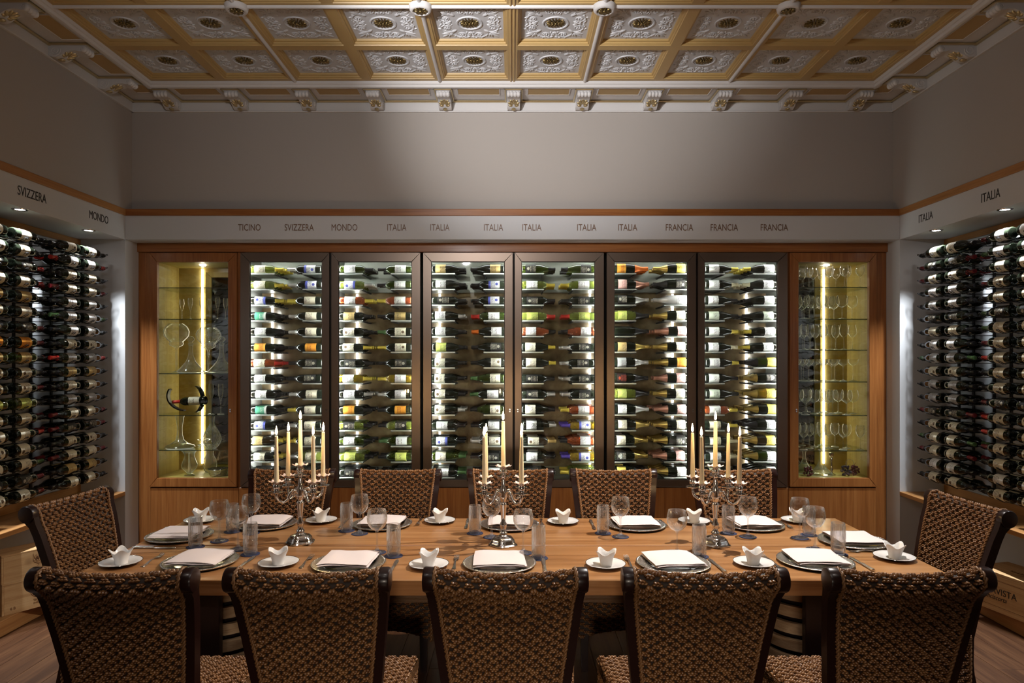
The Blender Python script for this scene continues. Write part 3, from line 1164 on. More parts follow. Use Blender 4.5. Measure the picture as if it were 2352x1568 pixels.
CAP = {'b': (0.226, 0.0012), 'u': (0.236, 0.0012), 'c': (0.196, 0.0012)}
LABZ = {'b': (0.05, 0.148), 'u': (0.035, 0.125), 'c': (0.04, 0.118)}
TOX = Matrix.Rotation(R(90), 4, 'Y')     # lathe axis z -> x
GLASS = {
    'd': mat('near-black bottle glass', (0.006, 0.008, 0.005), 0.05, spec=0.6),
    'g': thin_glass('olive green bottle glass', (0.20, 0.25, 0.05), 0.8, 2.5, 0.05, diffuse=0.3, dcol=(0.06, 0.09, 0.01)),
    'l': thin_glass('pale green bottle glass', (0.55, 0.60, 0.22), 0.8, 2.5, 0.05, diffuse=0.25, dcol=(0.35, 0.40, 0.08)),
    'y': thin_glass('golden bottle glass', (0.62, 0.47, 0.08), 0.8, 2.5, 0.05, diffuse=0.3, dcol=(0.5, 0.33, 0.03)),
    'o': thin_glass('rose wine bottle glass', (0.65, 0.24, 0.08), 0.8, 2.5, 0.05, diffuse=0.3, dcol=(0.5, 0.13, 0.04)),
    'w': mat('white lacquered bottle', (0.7, 0.7, 0.7), 0.2),
}
GNAME = {'d': 'dark', 'g': 'olive green', 'l': 'pale green', 'y': 'golden', 'o': 'rose', 'w': 'white'}
INK = (0.06, 0.05, 0.05)
LAB = {
    'w': label_mat('white label', (0.74, 0.74, 0.73), INK),
    'm': label_mat('cream label with emblem', (0.70, 0.66, 0.52), INK, (0.10, 0.06, 0.03)),
    'v': label_mat('white label with blue print', (0.72, 0.73, 0.76), INK, (0.06, 0.07, 0.35), (0.10, 0.12, 0.5)),
    'c': label_mat('cream label', (0.72, 0.67, 0.52), INK),
    't': label_mat('tan label', (0.55, 0.40, 0.16), INK),
    'o': label_mat('orange label', (0.70, 0.27, 0.03), (0.2, 0.05, 0.02), None, (0.75, 0.35, 0.05)),
    'k': label_mat('black label', (0.015, 0.014, 0.014), (0.5, 0.46, 0.36), (0.35, 0.32, 0.26)),
    'G': label_mat('green label', (0.06, 0.30, 0.17), (0.6, 0.6, 0.55), None, (0.65, 0.65, 0.62)),
    'e': label_mat('pale green label', (0.52, 0.58, 0.47), INK),
    'Y': label_mat('lime label', (0.52, 0.58, 0.14), INK),
    'y': label_mat('yellow label', (0.72, 0.58, 0.12), INK),
    'p': label_mat('pink label', (0.72, 0.42, 0.38), INK),
    's': label_mat('grey label', (0.40, 0.40, 0.40), INK),
    'r': label_mat('black label with red print', (0.02, 0.01, 0.01), (0.45, 0.05, 0.02), (0.4, 0.06, 0.02)),
}
LNAME = {'w': 'white', 'm': 'emblem-printed cream', 'v': 'white and blue', 'c': 'cream', 't': 'tan', 'o': 'orange', 'k': 'black', 'G': 'green', 'e': 'pale green', 'Y': 'lime', 'y': 'yellow', 'p': 'pink', 's': 'grey', 'r': 'red-printed black'}
CAPM = {
    'k': mat('black foil', (0.014, 0.013, 0.014), 0.3, 0.3), 's': mat('silver foil', (0.66, 0.66, 0.65), 0.3, 0.7), 'y': mat('yellow foil', (0.70, 0.55, 0.08), 0.35, 0.3),
    'g': mat('gold foil', (0.62, 0.45, 0.13), 0.3, 0.85), 'r': mat('red foil', (0.50, 0.03, 0.02), 0.35, 0.2), 'o': mat('orange foil', (0.75, 0.17, 0.02), 0.35, 0.1),
    'b': mat('blue foil', (0.04, 0.05, 0.2), 0.35, 0.3), 'v': mat('violet foil', (0.10, 0.06, 0.42), 0.35, 0.2), 'G': mat('green foil', (0.07, 0.15, 0.05), 0.35, 0.2),
    'c': mat('pale foil', (0.70, 0.66, 0.45), 0.4, 0.1), 'p': mat('copper pink foil', (0.60, 0.30, 0.22), 0.3, 0.7), 't': mat('tan foil', (0.50, 0.34, 0.12), 0.35, 0.4),
    'w': mat('wine red foil', (0.16, 0.012, 0.016), 0.35, 0.2),
}
CNAME = {'k': 'black', 's': 'silver', 'y': 'yellow', 'g': 'gold', 'r': 'red', 'o': 'orange', 'b': 'blue', 'v': 'violet', 'G': 'green', 'c': 'pale', 'p': 'copper', 't': 'tan', 'w': 'wine-red'}
body_cache, lab_cache, cap_cache = {}, {}, {}
for s_ in 'buc':
    for seg, nm in ((22, 'hi'), (10, 'lo')):
        mb_ = MB().lathe(PROF[s_], seg, T=TOX)
        body_cache[(s_, nm)] = mb_
_bm, _lm, _cm = {}, {}, {}


def body_mesh(s_, g):
    if (s_, g) not in _bm:
        me = MB()
        me.v, me.f, me.m = list(body_cache[(s_, 'hi')].v), list(body_cache[(s_, 'hi')].f), list(body_cache[(s_, 'hi')].m)
        me = me.mesh('wine_bottle', 50)
        me.materials.append(GLASS[g])
        _bm[(s_, g)] = me
    return _bm[(s_, g)]


def label_geo(s_, nv=13, span=R(215)):
    z0, z1 = LABZ[s_]
    r_ = BR[s_] + 0.0006
    vs, fs, uv = [], [], []
    for i in range(2):
        for j in range(nv):
            a = -PI / 2 + span * (j / (nv - 1) - 0.5)
            x = z0 if i == 0 else z1
            vs.append((x, r_ * math.cos(a), r_ * math.sin(a)))   # rotated below so the middle faces -y
            uv.append((i, j / (nv - 1)))
    # rotate about x so that the middle of the label faces -y
    rot = Matrix.Rotation(R(-90), 3, 'X')
    vs = [tuple(rot @ Vector(p)) for p in vs]
    for j in range(nv - 1):
        fs.append((j, j + 1, nv + j + 1, nv + j))
    return vs, fs, uv


def label_mesh(s_, l):
    if (s_, l) not in _lm:
        vs, fs, uv = label_geo(s_)
        me = bpy.data.meshes.new('label')
        me.from_pydata(vs, [], fs)
        ul = me.uv_layers.new(name='UVMap')
        for lp in me.loops:
            ul.data[lp.index].uv = uv[lp.vertex_index]
        me.shade_smooth()
        me.materials.append(LAB[l])
        _lm[(s_, l)] = me
    return _lm[(s_, l)]


def cap_prof(s_):
    z0, t_ = CAP[s_]
    pr = PROF[s_]
    def rad(z):
        for (ra, za), (rb, zb) in zip(pr[:-1], pr[1:]):
            if za <= z <= zb and zb > za:
                return ra + (rb - ra) * (z - za) / (zb - za)
        return pr[-2][0]
    L_ = BL[s_]
    zs = [z0] + [z for r_, z in pr if z0 < z < L_ - 0.008] + [L_ - 0.006]
    return [(rad(z) + t_, z) for z in zs] + [(rad(L_ - 0.008), L_ + 0.001), (0, L_ + 0.001)]


def cap_mesh(s_, c):
    if (s_, c) not in _cm:
        me = MB().lathe(cap_prof(s_), 16, T=TOX).mesh('capsule', 50)
        me.materials.append(CAPM[c])
        _cm[(s_, c)] = me
    return _cm[(s_, c)]


def bottle(code, loc, rot, label, group):
    g, l, c, s_ = code
    o = obj('wine_bottle', body_mesh(s_, g), None, None, loc, rot)
    if l != 'n':
        obj('label', label_mesh(s_, l), None, o)
    obj('capsule', cap_mesh(s_, c), None, o)
    tag(o, label, 'bottle', group)
    return o


# the bottles further back, one object
DEEP = MB()
DEEP_M = []
_mi = {}
def mslot(m_):
    if m_.name not in _mi:
        _mi[m_.name] = len(DEEP_M)
        DEEP_M.append(m_)
    return _mi[m_.name]
lo_cap = {s_: MB().lathe(cap_prof(s_), 9, T=TOX) for s_ in 'buc'}
lo_lab = {s_: label_geo(s_, 6) for s_ in 'buc'}
def deep_bottle(code, loc, rot):
    g, l, c, s_ = code
    T = Matrix.Translation(loc) @ Euler(rot).to_matrix().to_4x4()
    b_ = body_cache[(s_, 'lo')]
    DEEP.add(b_.v, b_.f, mslot(GLASS[g]), T)
    DEEP.add(lo_cap[s_].v, lo_cap[s_].f, mslot(CAPM[c]), T)
    if l != 'n':
        DEEP.add(lo_lab[s_][0], lo_lab[s_][1], mslot(LABP[l]), T)
LABP = {k: mat('plain ' + LAB[k].name, col, 0.6) for k, col in dict(w=(0.72, 0.72, 0.71), m=(0.68, 0.64, 0.5), v=(0.6, 0.61, 0.68), c=(0.7, 0.65, 0.5), t=(0.53, 0.38, 0.15), o=(0.68, 0.27, 0.03),
        k=(0.03, 0.03, 0.03), G=(0.1, 0.3, 0.18), e=(0.5, 0.56, 0.45), Y=(0.5, 0.56, 0.14), y=(0.7, 0.56, 0.12), p=(0.7, 0.41, 0.37), s=(0.38, 0.38, 0.38), r=(0.03, 0.015, 0.01)).items()}

COLS = [
    'lcyb lcyb dvyb dGkb dwkb dokb ocrb dwkb dwkb dGkb dvkb dtyu dcyb dkkb',
    'dvsb dvsb dcyb dcsb dcsb dokb dkkb dkkb dcsb dcyb dcsb dcyb lcsb dkkb',
    'gwkb lvsb owyb dtkb dmkb dmyb dkkb ywyb dwsb dokb lkkb gwkb lYkb dkkb',
    'gwkb gwkb owyb dtkb dmGb dmyb dkkb ywyb dwsb dokb lkkb gwGb gYkb dkkb',
    'dtku dwku dkkb dwsu dwku dYku dmku dmku dmku dmsu dwkb dvkb gcGu dwGb',
    'dtku dvkb dvkb gwrb dwou dkku dmku gcGu dwGb gmku dwkb dmsb dkkb dwkb',
    'gkku lwyb dkkb lYrb owku dcyu dcyu dkkb dksb dcku dwsu dmtb dwkb dkkb',
    'gkku lwyb dkkb lYrb owku dksb dksb dksb dksb owyb yvvb owku yvvb lnyb',
    'doob dppc dksc lYkc dnkc dtgc dssc drkc lYkc dwsc dcgc dcgc dkgc dykc'.replace('doob', 'dooc'),
    'dygc dkkc wwsc dcgc dppc dcgc dogc dppc dcgc dppc dcgc dkgc dppc dwgc',
    'dwyu dwcu dwku deku dwyu dwcu dwyu dwku deku owyb dcyb dccb dwcb dckb',
    'dwyu dwcu dwku deku dwyu dwyu gykc dkgc yygc dygc dwkc dygc gwgc dwkc',
]
SIGNS = ['the TICINO', 'the SVIZZERA', 'the MONDO', 'the first ITALIA', 'the second ITALIA', 'the third ITALIA', 'the fourth ITALIA', 'the fifth ITALIA', 'the sixth ITALIA',
         'the first FRANCIA', 'the second FRANCIA', 'the third FRANCIA']
NBOT = 0
for ci in range(12):
    d = DOORS[ci // 2]
    left = ci % 2 == 0
    codes = COLS[ci].split()
    for r in range(14):
        code = codes[r]
        s_ = code[3]
        z = ROWZ[r] - 0.0405 + BR[s_]
        for k in range(4):
            Y = 6.008 + 0.083 * k * (BR[s_] / 0.041)
            if k and random.random() < (0.12 if k == 1 else 0.22):
                continue
            jit = random.uniform(-0.008, 0.008)
            if left:
                tip = xc(d[2], 6.0) + 0.297 + jit
                loc, rot = (tip - BL[s_], Y, z), (random.uniform(-0.25, 0.25), 0, 0)
            else:
                tip = xc(d[3], 6.0) - 0.297 + jit
                loc, rot = (tip + BL[s_], Y, z), (random.uniform(-0.25, 0.25), PI, 0)
            if k == 0:
                lab = '%s bottle%s, %s capsule, %s row under %s sign' % (
                    GNAME[code[0]], '' if code[1] == 'n' else ' with %s label' % LNAME[code[1]], CNAME[code[2]], ORD[r], SIGNS[ci])
                b_ = bottle(code, loc, rot, lab, 'front bottles in the wine cabinets')
                NBOT += 1
                words_ = None
                if (ci, r) in ((8, 11), (8, 12), (11, 7)):
                    words_ = ('MOËT', 0.019, ink_black, 0.262, CAP['c'][1] + 0.0205)
                if words_:
                    t_ = text(words_[0], words_[1], words_[2], b_, (words_[3] - 0.02, -0.0262, 0), (R(90), 0, 0) if left else (R(90), PI, 0), 0.9)
                if (ci, r) in ((8, 12), (11, 7)):
                    text('2006', 0.03, mat('white print', (0.8, 0.8, 0.78), 0.5), b_, (0.075, -0.0452, 0), (R(90), R(90) if left else R(-90), 0), 0.8)
                if (ci, r) == (6, 10):
                    text('2013', 0.03, ink_black, b_, (0.10, -0.0417, 0), (R(90), R(90), 0), 0.8)
            else:
                deep_bottle(code, loc, rot)

# ------------------------------------------------------------------ racks and bottles of the wall niches
NZ = [2.605 - 0.1042 * r for r in range(18)]
COLY = [(5.575, -1), (5.225, 1), (4.845, -1), (4.475, 1), (4.10, -1)]   # (neck tip, -1: base towards the camera) or (base, +1: neck towards the camera)
random.seed(5)
LCH = 'cccccccwwwwmmmtskkc'
for sx in (-1, 1):
    nname = 'niche above stacked crates' if sx < 0 else 'niche above single crate'
    Xo, Xi = sx * 3.338, sx * 3.442
    for q, (y0, dr) in enumerate(COLY):
        rk = empty('bottle_rack', (sx * (W + ND), y0 - 0.16, 0.76))
        tag(rk, 'black wire bottle rack column %s from end pier of %s' % (NTH[q], nname), 'bottle rack', 'wall bottle racks')
        body_c = y0 - 0.21 if dr < 0 else y0 - 0.09
        neck_c = y0 - 0.035 if dr < 0 else y0 - 0.265
        for yy in (body_c, neck_c):
            m_ = MB()
            xa, xb = sorted((sx * (W + ND - 0.012), sx * (W + ND)))
            m_.cbox(xa, xb, yy - 0.012, yy + 0.012, 0.76, 2.66, 0.002)
            part('rail', m_, black_wire, rk)
        pg = MB()
        for yy, zz in ((body_c, -0.042), (neck_c, -0.020)):
            for dy in (-0.012, 0.012):
                pg.tube([(sx * (W + ND - 0.01), yy + dy, zz), (sx * 3.48, yy + dy, zz), (sx * 3.442, yy + dy, zz - 0.002), (sx * 3.390, yy + dy, zz + 0.012), (sx * 3.338, yy + dy, zz - 0.002), (sx * 3.292, yy + dy, zz + 0.022)], 0.0026, 5)
            pg.tube([(sx * 3.292, yy - 0.012, zz + 0.022), (sx * 3.288, yy, zz + 0.026), (sx * 3.292, yy + 0.012, zz + 0.022)], 0.0026, 5)
        pg_me = pg.mesh('cradle', 60)
        pg_me.materials.append(black_wire)
        for r in range(18):
            part('cradle', pg_me, None, rk, loc=(0, 0, NZ[r]))
        if q == 4:
            continue
        for r in range(18):
            rr = random.Random(1000 * (sx + 2) + r * 10 + q // 2)
            l = rr.choice(LCH)
            g = 'd'
            c = rr.choice('kkkkkwwwrG')
            if sx < 0 and q >= 2 and r == 7:
                l = 'o'
            if sx < 0 and q >= 2 and r in (8, 11):
                g, l = 'g', 'Y' if r == 11 else 't'
            s_ = 'u' if rr.random() < 0.15 else 'b'
            code = g + l + c + s_
            zz = NZ[r]
            rx = random.uniform(-0.3, 0.3)
            if dr < 0:
                by = y0 - BL[s_]
                rot = (rx, 0, R(90)) if sx < 0 else (rx, PI, R(-90))
                loc = (Xo, by, zz)
            else:
                by = y0
                rot = (rx, PI, R(90)) if sx < 0 else (rx, 0, R(-90))
                loc = (Xo, by, zz)
            if q < 3 or r >= 0:
                lab = '%s bottle, %s label, %s row, %s column from pier, %s' % (GNAME[g], LNAME[l], ORD[r], NTH[q], nname)
                bottle(code, loc, rot, lab, 'bottles racked in the wall niches')
                NBOT += 1
            deep_bottle(code, (Xi, loc[1], loc[2]), (rx + random.uniform(-0.2, 0.2), rot[1], rot[2]))
dm = DEEP.mesh('stored_bottles', 50)
ob = obj('stored_wine', dm, DEEP_M)
tag(ob, 'further bottles lying behind the front ones in cabinets and wall racks', 'bottles', kind='stuff')

# ------------------------------------------------------------------ display cabinets at both ends
SHL = (660, 732, 857, 953, 1033)
SHR = (659, 732, 803, 876, 953, 1034)
for sx, pxs, shelves in ((-1, (345, 545, 362, 525), SHL), (1, (1813, 2012, 1833, 1995), SHR)):
    x0, x1, g0, g1 = [xc(q) for q in pxs]
    dc = empty('display_cabinet', ((x0 + x1) / 2, YC, ZD0))
    tag(dc, 'oak cabinet with glass door holding decanters, flutes and vases' if sx < 0 else 'oak cabinet with glass door holding shelf upon shelf of wine glasses',
        'cabinet', 'oak display cabinets')
    zg0, zg1 = zc(1097), zc(602)
    ix0, ix1 = x0 + 0.012, x1 - 0.012
    part('side_panel', MB().box(ix0 - 0.01, ix0, YC + 0.03, 6.40, ZD0, ZD1), case_veneer, dc)
    part('side_panel', MB().box(ix1, ix1 + 0.01, YC + 0.03, 6.40, ZD0, ZD1), case_veneer, dc)
    part('back_panel', MB().box(ix0, ix1, 6.385, 6.40, ZD0, ZD1), case_stone, dc)
    part('top_panel', MB().box(ix0, ix1, YC + 0.03, 6.385, zg1 + 0.012, ZD1), case_veneer, dc)
    part('floor_panel', MB().box(ix0, ix1, YC + 0.03, 6.385, ZD0, zg0 - 0.006), case_veneer, dc)
    # door
    t_ = []
    dr = part('door', frame_mesh(x0, x1, ZD0 + 0.003, ZD1 - 0.002, g0, g1, zg0, zg1, YC - 0.014, YC + 0.022), oak, dc)
    obj('glass_pane', MB().box(g0 - 0.008, g1 + 0.008, YC + 0.004, YC + 0.009, zg0 - 0.008, zg1 + 0.008), pane, dr)
    obj('lock', lock_me, None, dr, ((g1 + 0.02) if sx < 0 else (g0 - 0.02), YC - 0.014, zc(940)))
    # glass shelves
    for k, py in enumerate(shelves):
        z = zc(py, 5.95)
        part('glass_shelf', MB().cbox(ix0 + 0.002, ix1 - 0.002, 5.945, 6.375, z - 0.008, z, 0.001), shelf_glass, dc)
        part('shelf_edge', MB().box(ix0 + 0.004, ix1 - 0.004, 5.9425, 5.9445, z - 0.0065, z - 0.001), shelf_edge, dc)
    # led strip, mirror with its frame
    lx = xc(465, 6.378) if sx < 0 else xc(1892, 6.378)
    part('led_strip', MB().cbox(lx - 0.0075, lx + 0.0075, 6.372, 6.384, zg0 + 0.05, zg1 + 0.005, 0.002), led_warm, dc)
    part('spot_lamp', MB().lathe([(0, 0.0), (0.025, 0.0), (0.028, 0.006)], 16), lamp_white, dc, loc=(xc(466, 6.15) if sx < 0 else xc(1898, 6.15), 6.15, zg1 + 0.004))
    fx0, fx1 = (xc(473, 6.37), ix1 - 0.001) if sx < 0 else (ix0 + 0.001, xc(1884, 6.37))
    mz0, mz1 = zc(1078, 6.37), zc(625, 6.37)
    fr = part('mirror_frame', frame_mesh(fx0, fx1, mz0, mz1, fx0 + 0.055, fx1 - 0.055, mz0 + 0.05, mz1 - 0.05, 6.362, 6.384), case_veneer, dc)
    obj('mirror', MB().box(fx0 + 0.05, fx1 - 0.05, 6.376, 6.38, mz0 + 0.045, mz1 - 0.045), mirror_dark, fr)

def shelf_z(py):
    return zc(py, 5.95)

# stemware profiles (radius, height)
G_FLUTE = [(0.0, 0.002), (0.026, 0.002), (0.024, 0.004), (0.006, 0.010), (0.0034, 0.018), (0.0034, 0.080), (0.006, 0.092), (0.016, 0.125), (0.021, 0.155), (0.019, 0.185), (0.017, 0.195)]
G_TALLFL = [(0.0, 0.002), (0.030, 0.002), (0.028, 0.004), (0.006, 0.010), (0.0034, 0.02), (0.0034, 0.110), (0.006, 0.125), (0.019, 0.17), (0.0225, 0.21), (0.021, 0.25), (0.0185, 0.27)]
G_WINE = [(0.0, 0.002), (0.034, 0.002), (0.032, 0.004), (0.007, 0.010), (0.0036, 0.02), (0.0036, 0.098), (0.007, 0.106), (0.024, 0.120), (0.036, 0.142), (0.039, 0.165), (0.036, 0.195), (0.031, 0.215)]
G_TULIP = [(0.0, 0.002), (0.034, 0.002), (0.032, 0.004), (0.007, 0.010), (0.0036, 0.02), (0.0036, 0.100), (0.006, 0.108), (0.022, 0.122), (0.0375, 0.150), (0.035, 0.18), (0.028, 0.225)]
G_COUPE = [(0.0, 0.002), (0.034, 0.002), (0.032, 0.004), (0.007, 0.010), (0.0036, 0.02), (0.0036, 0.125), (0.008, 0.135), (0.030, 0.150), (0.042, 0.168), (0.046, 0.195)]
G_BALL = [(0.0, 0.002), (0.036, 0.002), (0.034, 0.004), (0.007, 0.010), (0.0038, 0.02), (0.0038, 0.095), (0.008, 0.103), (0.030, 0.115), (0.045, 0.140), (0.048, 0.165), (0.043, 0.195), (0.037, 0.212)]
G_TABLE = [(0.0, 0.003), (0.038, 0.0015), (0.039, 0.003), (0.030, 0.006), (0.010, 0.014), (0.0055, 0.026), (0.0042, 0.06), (0.0048, 0.100), (0.009, 0.112), (0.028, 0.121), (0.043, 0.138), (0.051, 0.160), (0.0525, 0.178), (0.050, 0.198), (0.0445, 0.220)]


def glass_mesh(prof, name, seg=22):
    me = MB().lathe(prof, seg).mesh(name, 60)
    me.materials.append(clear)
    return me


gm = {k: glass_mesh(p, 'stemware') for k, p in dict(flute=G_FLUTE, tall=G_TALLFL, wine=G_WINE, tulip=G_TULIP, coupe=G_COUPE, ball=G_BALL).items()}
# glasses of the right hand cabinet
ROWS = [
    ('wine', 659, (1839, 1863, 1880, 1911, 1933, 1951, 1969), 'slim wine glass on the top glass shelf of the glassware cabinet'),
    ('ball', 732, (1841, 1864, 1881, 1911, 1928, 1963), 'round-bowled wine glass on the second glass shelf of the glassware cabinet'),
    ('tulip', 803, (1842, 1866, 1884, 1916, 1932, 1964), 'tapered tulip wine glass on the third glass shelf of the glassware cabinet'),
    ('coupe', 876, (1839, 1862, 1882, 1916, 1930, 1965), 'champagne coupe on the fourth glass shelf of the glassware cabinet'),
    ('ball', 953, (1844, 1875, 1896, 1918, 1938, 1966), 'round-bowled wine glass on the fifth glass shelf of the glassware cabinet'),
    ('wine', 1034, (1840, 1864, 1882, 1909, 1930, 1951, 1969), 'slim wine glass on the lowest glass shelf of the glassware cabinet'),
]
random.seed(3)
for kind_, py, pxs, lab in ROWS:
    z = shelf_z(py)
    for n_, px in enumerate(pxs):
        for dpt in range(2):
            if dpt == 1 and px > 1945:
                continue
            Y = 5.998 + 0.098 * (n_ % 2) + 0.196 * dpt + random.uniform(-0.004, 0.004)
            X = xc(px + (5 if dpt else 0), 6.05)
            if X + 0.05 > ix1 or X - 0.054 < ix0:
                X = min(max(X, ix0 + 0.052), ix1 - 0.052)
            lab2 = '%s from lock, %s row, ' % (NTH[n_], 'rear' if dpt else 'front') + lab.replace(' of the glassware cabinet', '').replace('on the', 'on').replace('glass shelf', 'shelf, glassware cabinet')
            o = obj('wine_glass' if kind_ != 'coupe' else 'champagne_coupe', gm[kind_], None, None, (X, Y, z), (0, 0, random.random()))
            if py == 659:
                o.scale = (0.95, 0.95, 0.93)
            tag(o, lab2, 'glass', 'glasses in the glassware cabinet')
# left cabinet: flutes
z = shelf_z(732)
for n_, (px, Y) in enumerate(((418, 6.22), (437, 6.10), (463, 6.05), (481, 6.17), (500, 6.05), (518, 6.12))):
    tag(obj('champagne_flute', gm['flute'], None, None, (xc(px, Y), Y, z)), '%s small tulip flute from the outer side panel, above the stemmed bowls' % NTH[n_], 'glass', 'small flutes in the decanter cabinet')
z = shelf_z(953)
for px, wh in ((485, 'touching the cradled bottle'), (507, 'next to the door lock')):
    tag(obj('champagne_flute', gm['tall'], None, None, (xc(px, 6.03), 6.03, z)), 'tall champagne flute in the decanter cabinet, the one ' + wh, 'glass', 'tall flutes in the decanter cabinet')


def vessel(name, prof, px, Y, zz, label, cat, seg=28, m_=None):
    o = obj(name, MB().lathe(prof, seg), m_ or clear_thick, None, (xc(px, Y), Y, zz), smooth=60)
    tag(o, label, cat)
    return o


z = shelf_z(857)
bowl = [(0.0, 0.004), (0.055, 0.003), (0.05, 0.008), (0.012, 0.016), (0.008, 0.03), (0.0085, 0.20), (0.016, 0.225), (0.058, 0.245), (0.066, 0.262), (0.060, 0.275), (0.080, 0.295), (0.110, 0.33), (0.116, 0.37), (0.100, 0.41), (0.072, 0.435), (0.066, 0.44)]
vessel('stemmed_bowl', [(r * 0.93, h) for r, h in bowl], 405, 6.08, z, 'tall bulbous glass bowl on a stem beside the cabinet side panel', 'glass bowl')
vessel('stemmed_bowl', [(r * 0.94, h * 0.94) for r, h in bowl], 479, 6.24, z, 'tall bulbous glass bowl on a stem behind two stoppered decanters', 'glass bowl')
dec = [(0.0, 0.004), (0.095, 0.002), (0.112, 0.010), (0.108, 0.022), (0.075, 0.060), (0.040, 0.105), (0.022, 0.155), (0.016, 0.205), (0.018, 0.250), (0.026, 0.262)]
stop = [(0.0, 0.24), (0.015, 0.245), (0.017, 0.262), (0.012, 0.272), (0.030, 0.292), (0.032, 0.302), (0.018, 0.322), (0.0, 0.328)]
for px, Y, lab in ((438, 6.03, 'wide-based stoppered decanter standing between the two stemmed glass bowls'), (509, 6.05, 'wide-based stoppered decanter next to the lock side of the cabinet door')):
    o = vessel('decanter', dec, px, Y, z, lab, 'decanter')
    obj('stopper', MB().lathe(stop, 18), clear_thick, o, smooth=60)
z = shelf_z(1033)
vessel('decanter', [(0.0, 0.003), (0.11, 0.002), (0.126, 0.012), (0.118, 0.026), (0.075, 0.045), (0.035, 0.075), (0.023, 0.12), (0.022, 0.19), (0.030, 0.25), (0.038, 0.29)], 413, 6.06, z,
       'open flat-based decanter with long flared neck on the lowest glass shelf', 'decanter')
cd = []
o = obj('decanter', MB().grid(lambda u, v: (lambda r, zz: (r * math.cos(2 * PI * u), r * math.sin(2 * PI * u), zz))(
    (0.03 + 0.047 * math.sin(PI * min(1, (v * 1.45) ** 0.8)) if v < 0.69 else 0.03 - 0.012 * (v - 0.69) / 0.1 if v < 0.79 else 0.018 + 0.006 * (v - 0.79) / 0.21)
    + (0.003 * math.sin(24 * PI * u + 14 * v) * math.sin(40 * v) if v < 0.66 else 0), 0.283 * v), 36, 24, wrap=True), cut_crystal, None, (xc(487, 6.06), 6.06, z), recalc=True)
tag(o, 'cut crystal decanter with pear-shaped body on the lowest glass shelf', 'decanter')
vessel('glass_dish', [(0.0, 0.004), (0.05, 0.003), (0.06, 0.012), (0.02, 0.03), (0.03, 0.045), (0.06, 0.06)], 470, 6.22, z, 'low footed glass dish behind the cut crystal decanter', 'dish')
z0_ = zc(1097) - 0.006
hv = vessel('hurricane_vase', [(0.0, 0.004), (0.045, 0.002), (0.040, 0.012), (0.018, 0.022), (0.03, 0.035), (0.062, 0.07), (0.066, 0.10), (0.050, 0.145), (0.040, 0.175), (0.048, 0.205), (0.066, 0.225)], 435, 6.04, z0_,
            'flared glass hurricane vase on the floor of the decanter cabinet', 'vase')
tag(obj('taper_candle', MB().lathe([(0, 0.03), (0.012, 0.03), (0.009, 0.20), (0.0, 0.205)], 14), wax, None, (xc(435, 6.04), 6.04, z0_), smooth=50), 'unlit ivory candle standing inside the hurricane vase', 'candle')
vessel('glass_jug', [(0.0, 0.003), (0.035, 0.002), (0.05, 0.02), (0.062, 0.06), (0.06, 0.10), (0.04, 0.14), (0.03, 0.17), (0.036, 0.20)], 482, 6.24, z0_, 'rounded clear glass jug standing behind the woven basket', 'jug')
bk = MB()
for k in range(7):
    zz = 0.006 + 0.009 * k
    rr = 0.062 + 0.004 * k
    bk.tube([((rr + 0.002 * ((j + k) % 2)) * math.cos(2 * PI * j / 32), (rr + 0.002 * ((j + k) % 2)) * math.sin(2 * PI * j / 32), zz) for j in range(32)], 0.0052, 5, closed=True)
bk.lathe([(0, 0.002), (0.062, 0.002)], 24)
tag(obj('woven_basket', bk, silver, None, (xc(501, 6.05), 6.05, z0_), smooth=60), 'small silvery woven basket on the floor of the decanter cabinet', 'basket')
# bottle held in a curved metal cradle
zb = zc(917, 6.07)
bt = bottle('dckb', (xc(474, 6.07), 6.07, zb - 0.008), (0, PI - 0.05, 0), 'dark bottle with cream label and red capsule lying in a curved metal cradle', None)
for k in bt.children:
    if k.name.startswith('capsule'):
        k.data = cap_mesh('b', 'r')
hd = empty('bottle_cradle', (xc(430, 6.07), 6.07, shelf_z(953)))
pts = []
for k in range(15):
    a = R(200) + R(112) * (k / 14 - 0.5) + R(8)
    pts.append((xc(394, 6.07) + 0.135 + 0.165 * math.cos(a), 6.07, zc(914, 6.07) + 0.13 * math.sin(a) + 0.02))
m_ = MB()
for a, b_ in zip(pts[:-1], pts[1:]):
    dx = Vector(b_) - Vector(a)
    nrm = Vector((-dx.z, 0, dx.x)).normalized() * 0.006
    A, Bv = Vector(a), Vector(b_)
    vs = []
    for p in (A, Bv):
        for s1 in (-1, 1):
            for s2 in (-1, 1):
                vs.append(p + nrm * s1 + Vector((0, 0.024 * s2, 0)))
    m_.add(vs, [(0, 1, 3, 2), (4, 6, 7, 5), (0, 4, 5, 1), (2, 3, 7, 6), (1, 5, 7, 3), (0, 2, 6, 4)])
part('neck_arc', m_, black_wire, hd)
m_ = MB()
for k in range(10):
    a0 = R(-75) + R(150) * k / 10
    a1 = R(-75) + R(150) * (k + 1) / 10
    cxx, czz = xc(462, 6.12) - 0.06, zb
    for aa, bb_ in ((a0, a1),):
        p0 = Vector((cxx + 0.075 * math.cos(aa), 6.12, czz + 0.122 * math.sin(aa)))
        p1 = Vector((cxx + 0.075 * math.cos(bb_), 6.12, czz + 0.122 * math.sin(bb_)))
        vs = [p + Vector((t * 0.012, q * 0.02, 0)) for p in (p0, p1) for t in (-1, 1) for q in (-1, 1)]
        m_.add(vs, [(0, 1, 3, 2), (4, 6, 7, 5), (0, 4, 5, 1), (2, 3, 7, 6), (1, 5, 7, 3), (0, 2, 6, 4)])
part('body_arc', m_, black_wire, hd)
tag(hd, 'curved black metal cradle holding a bottle above the long-necked decanter', 'bottle holder')
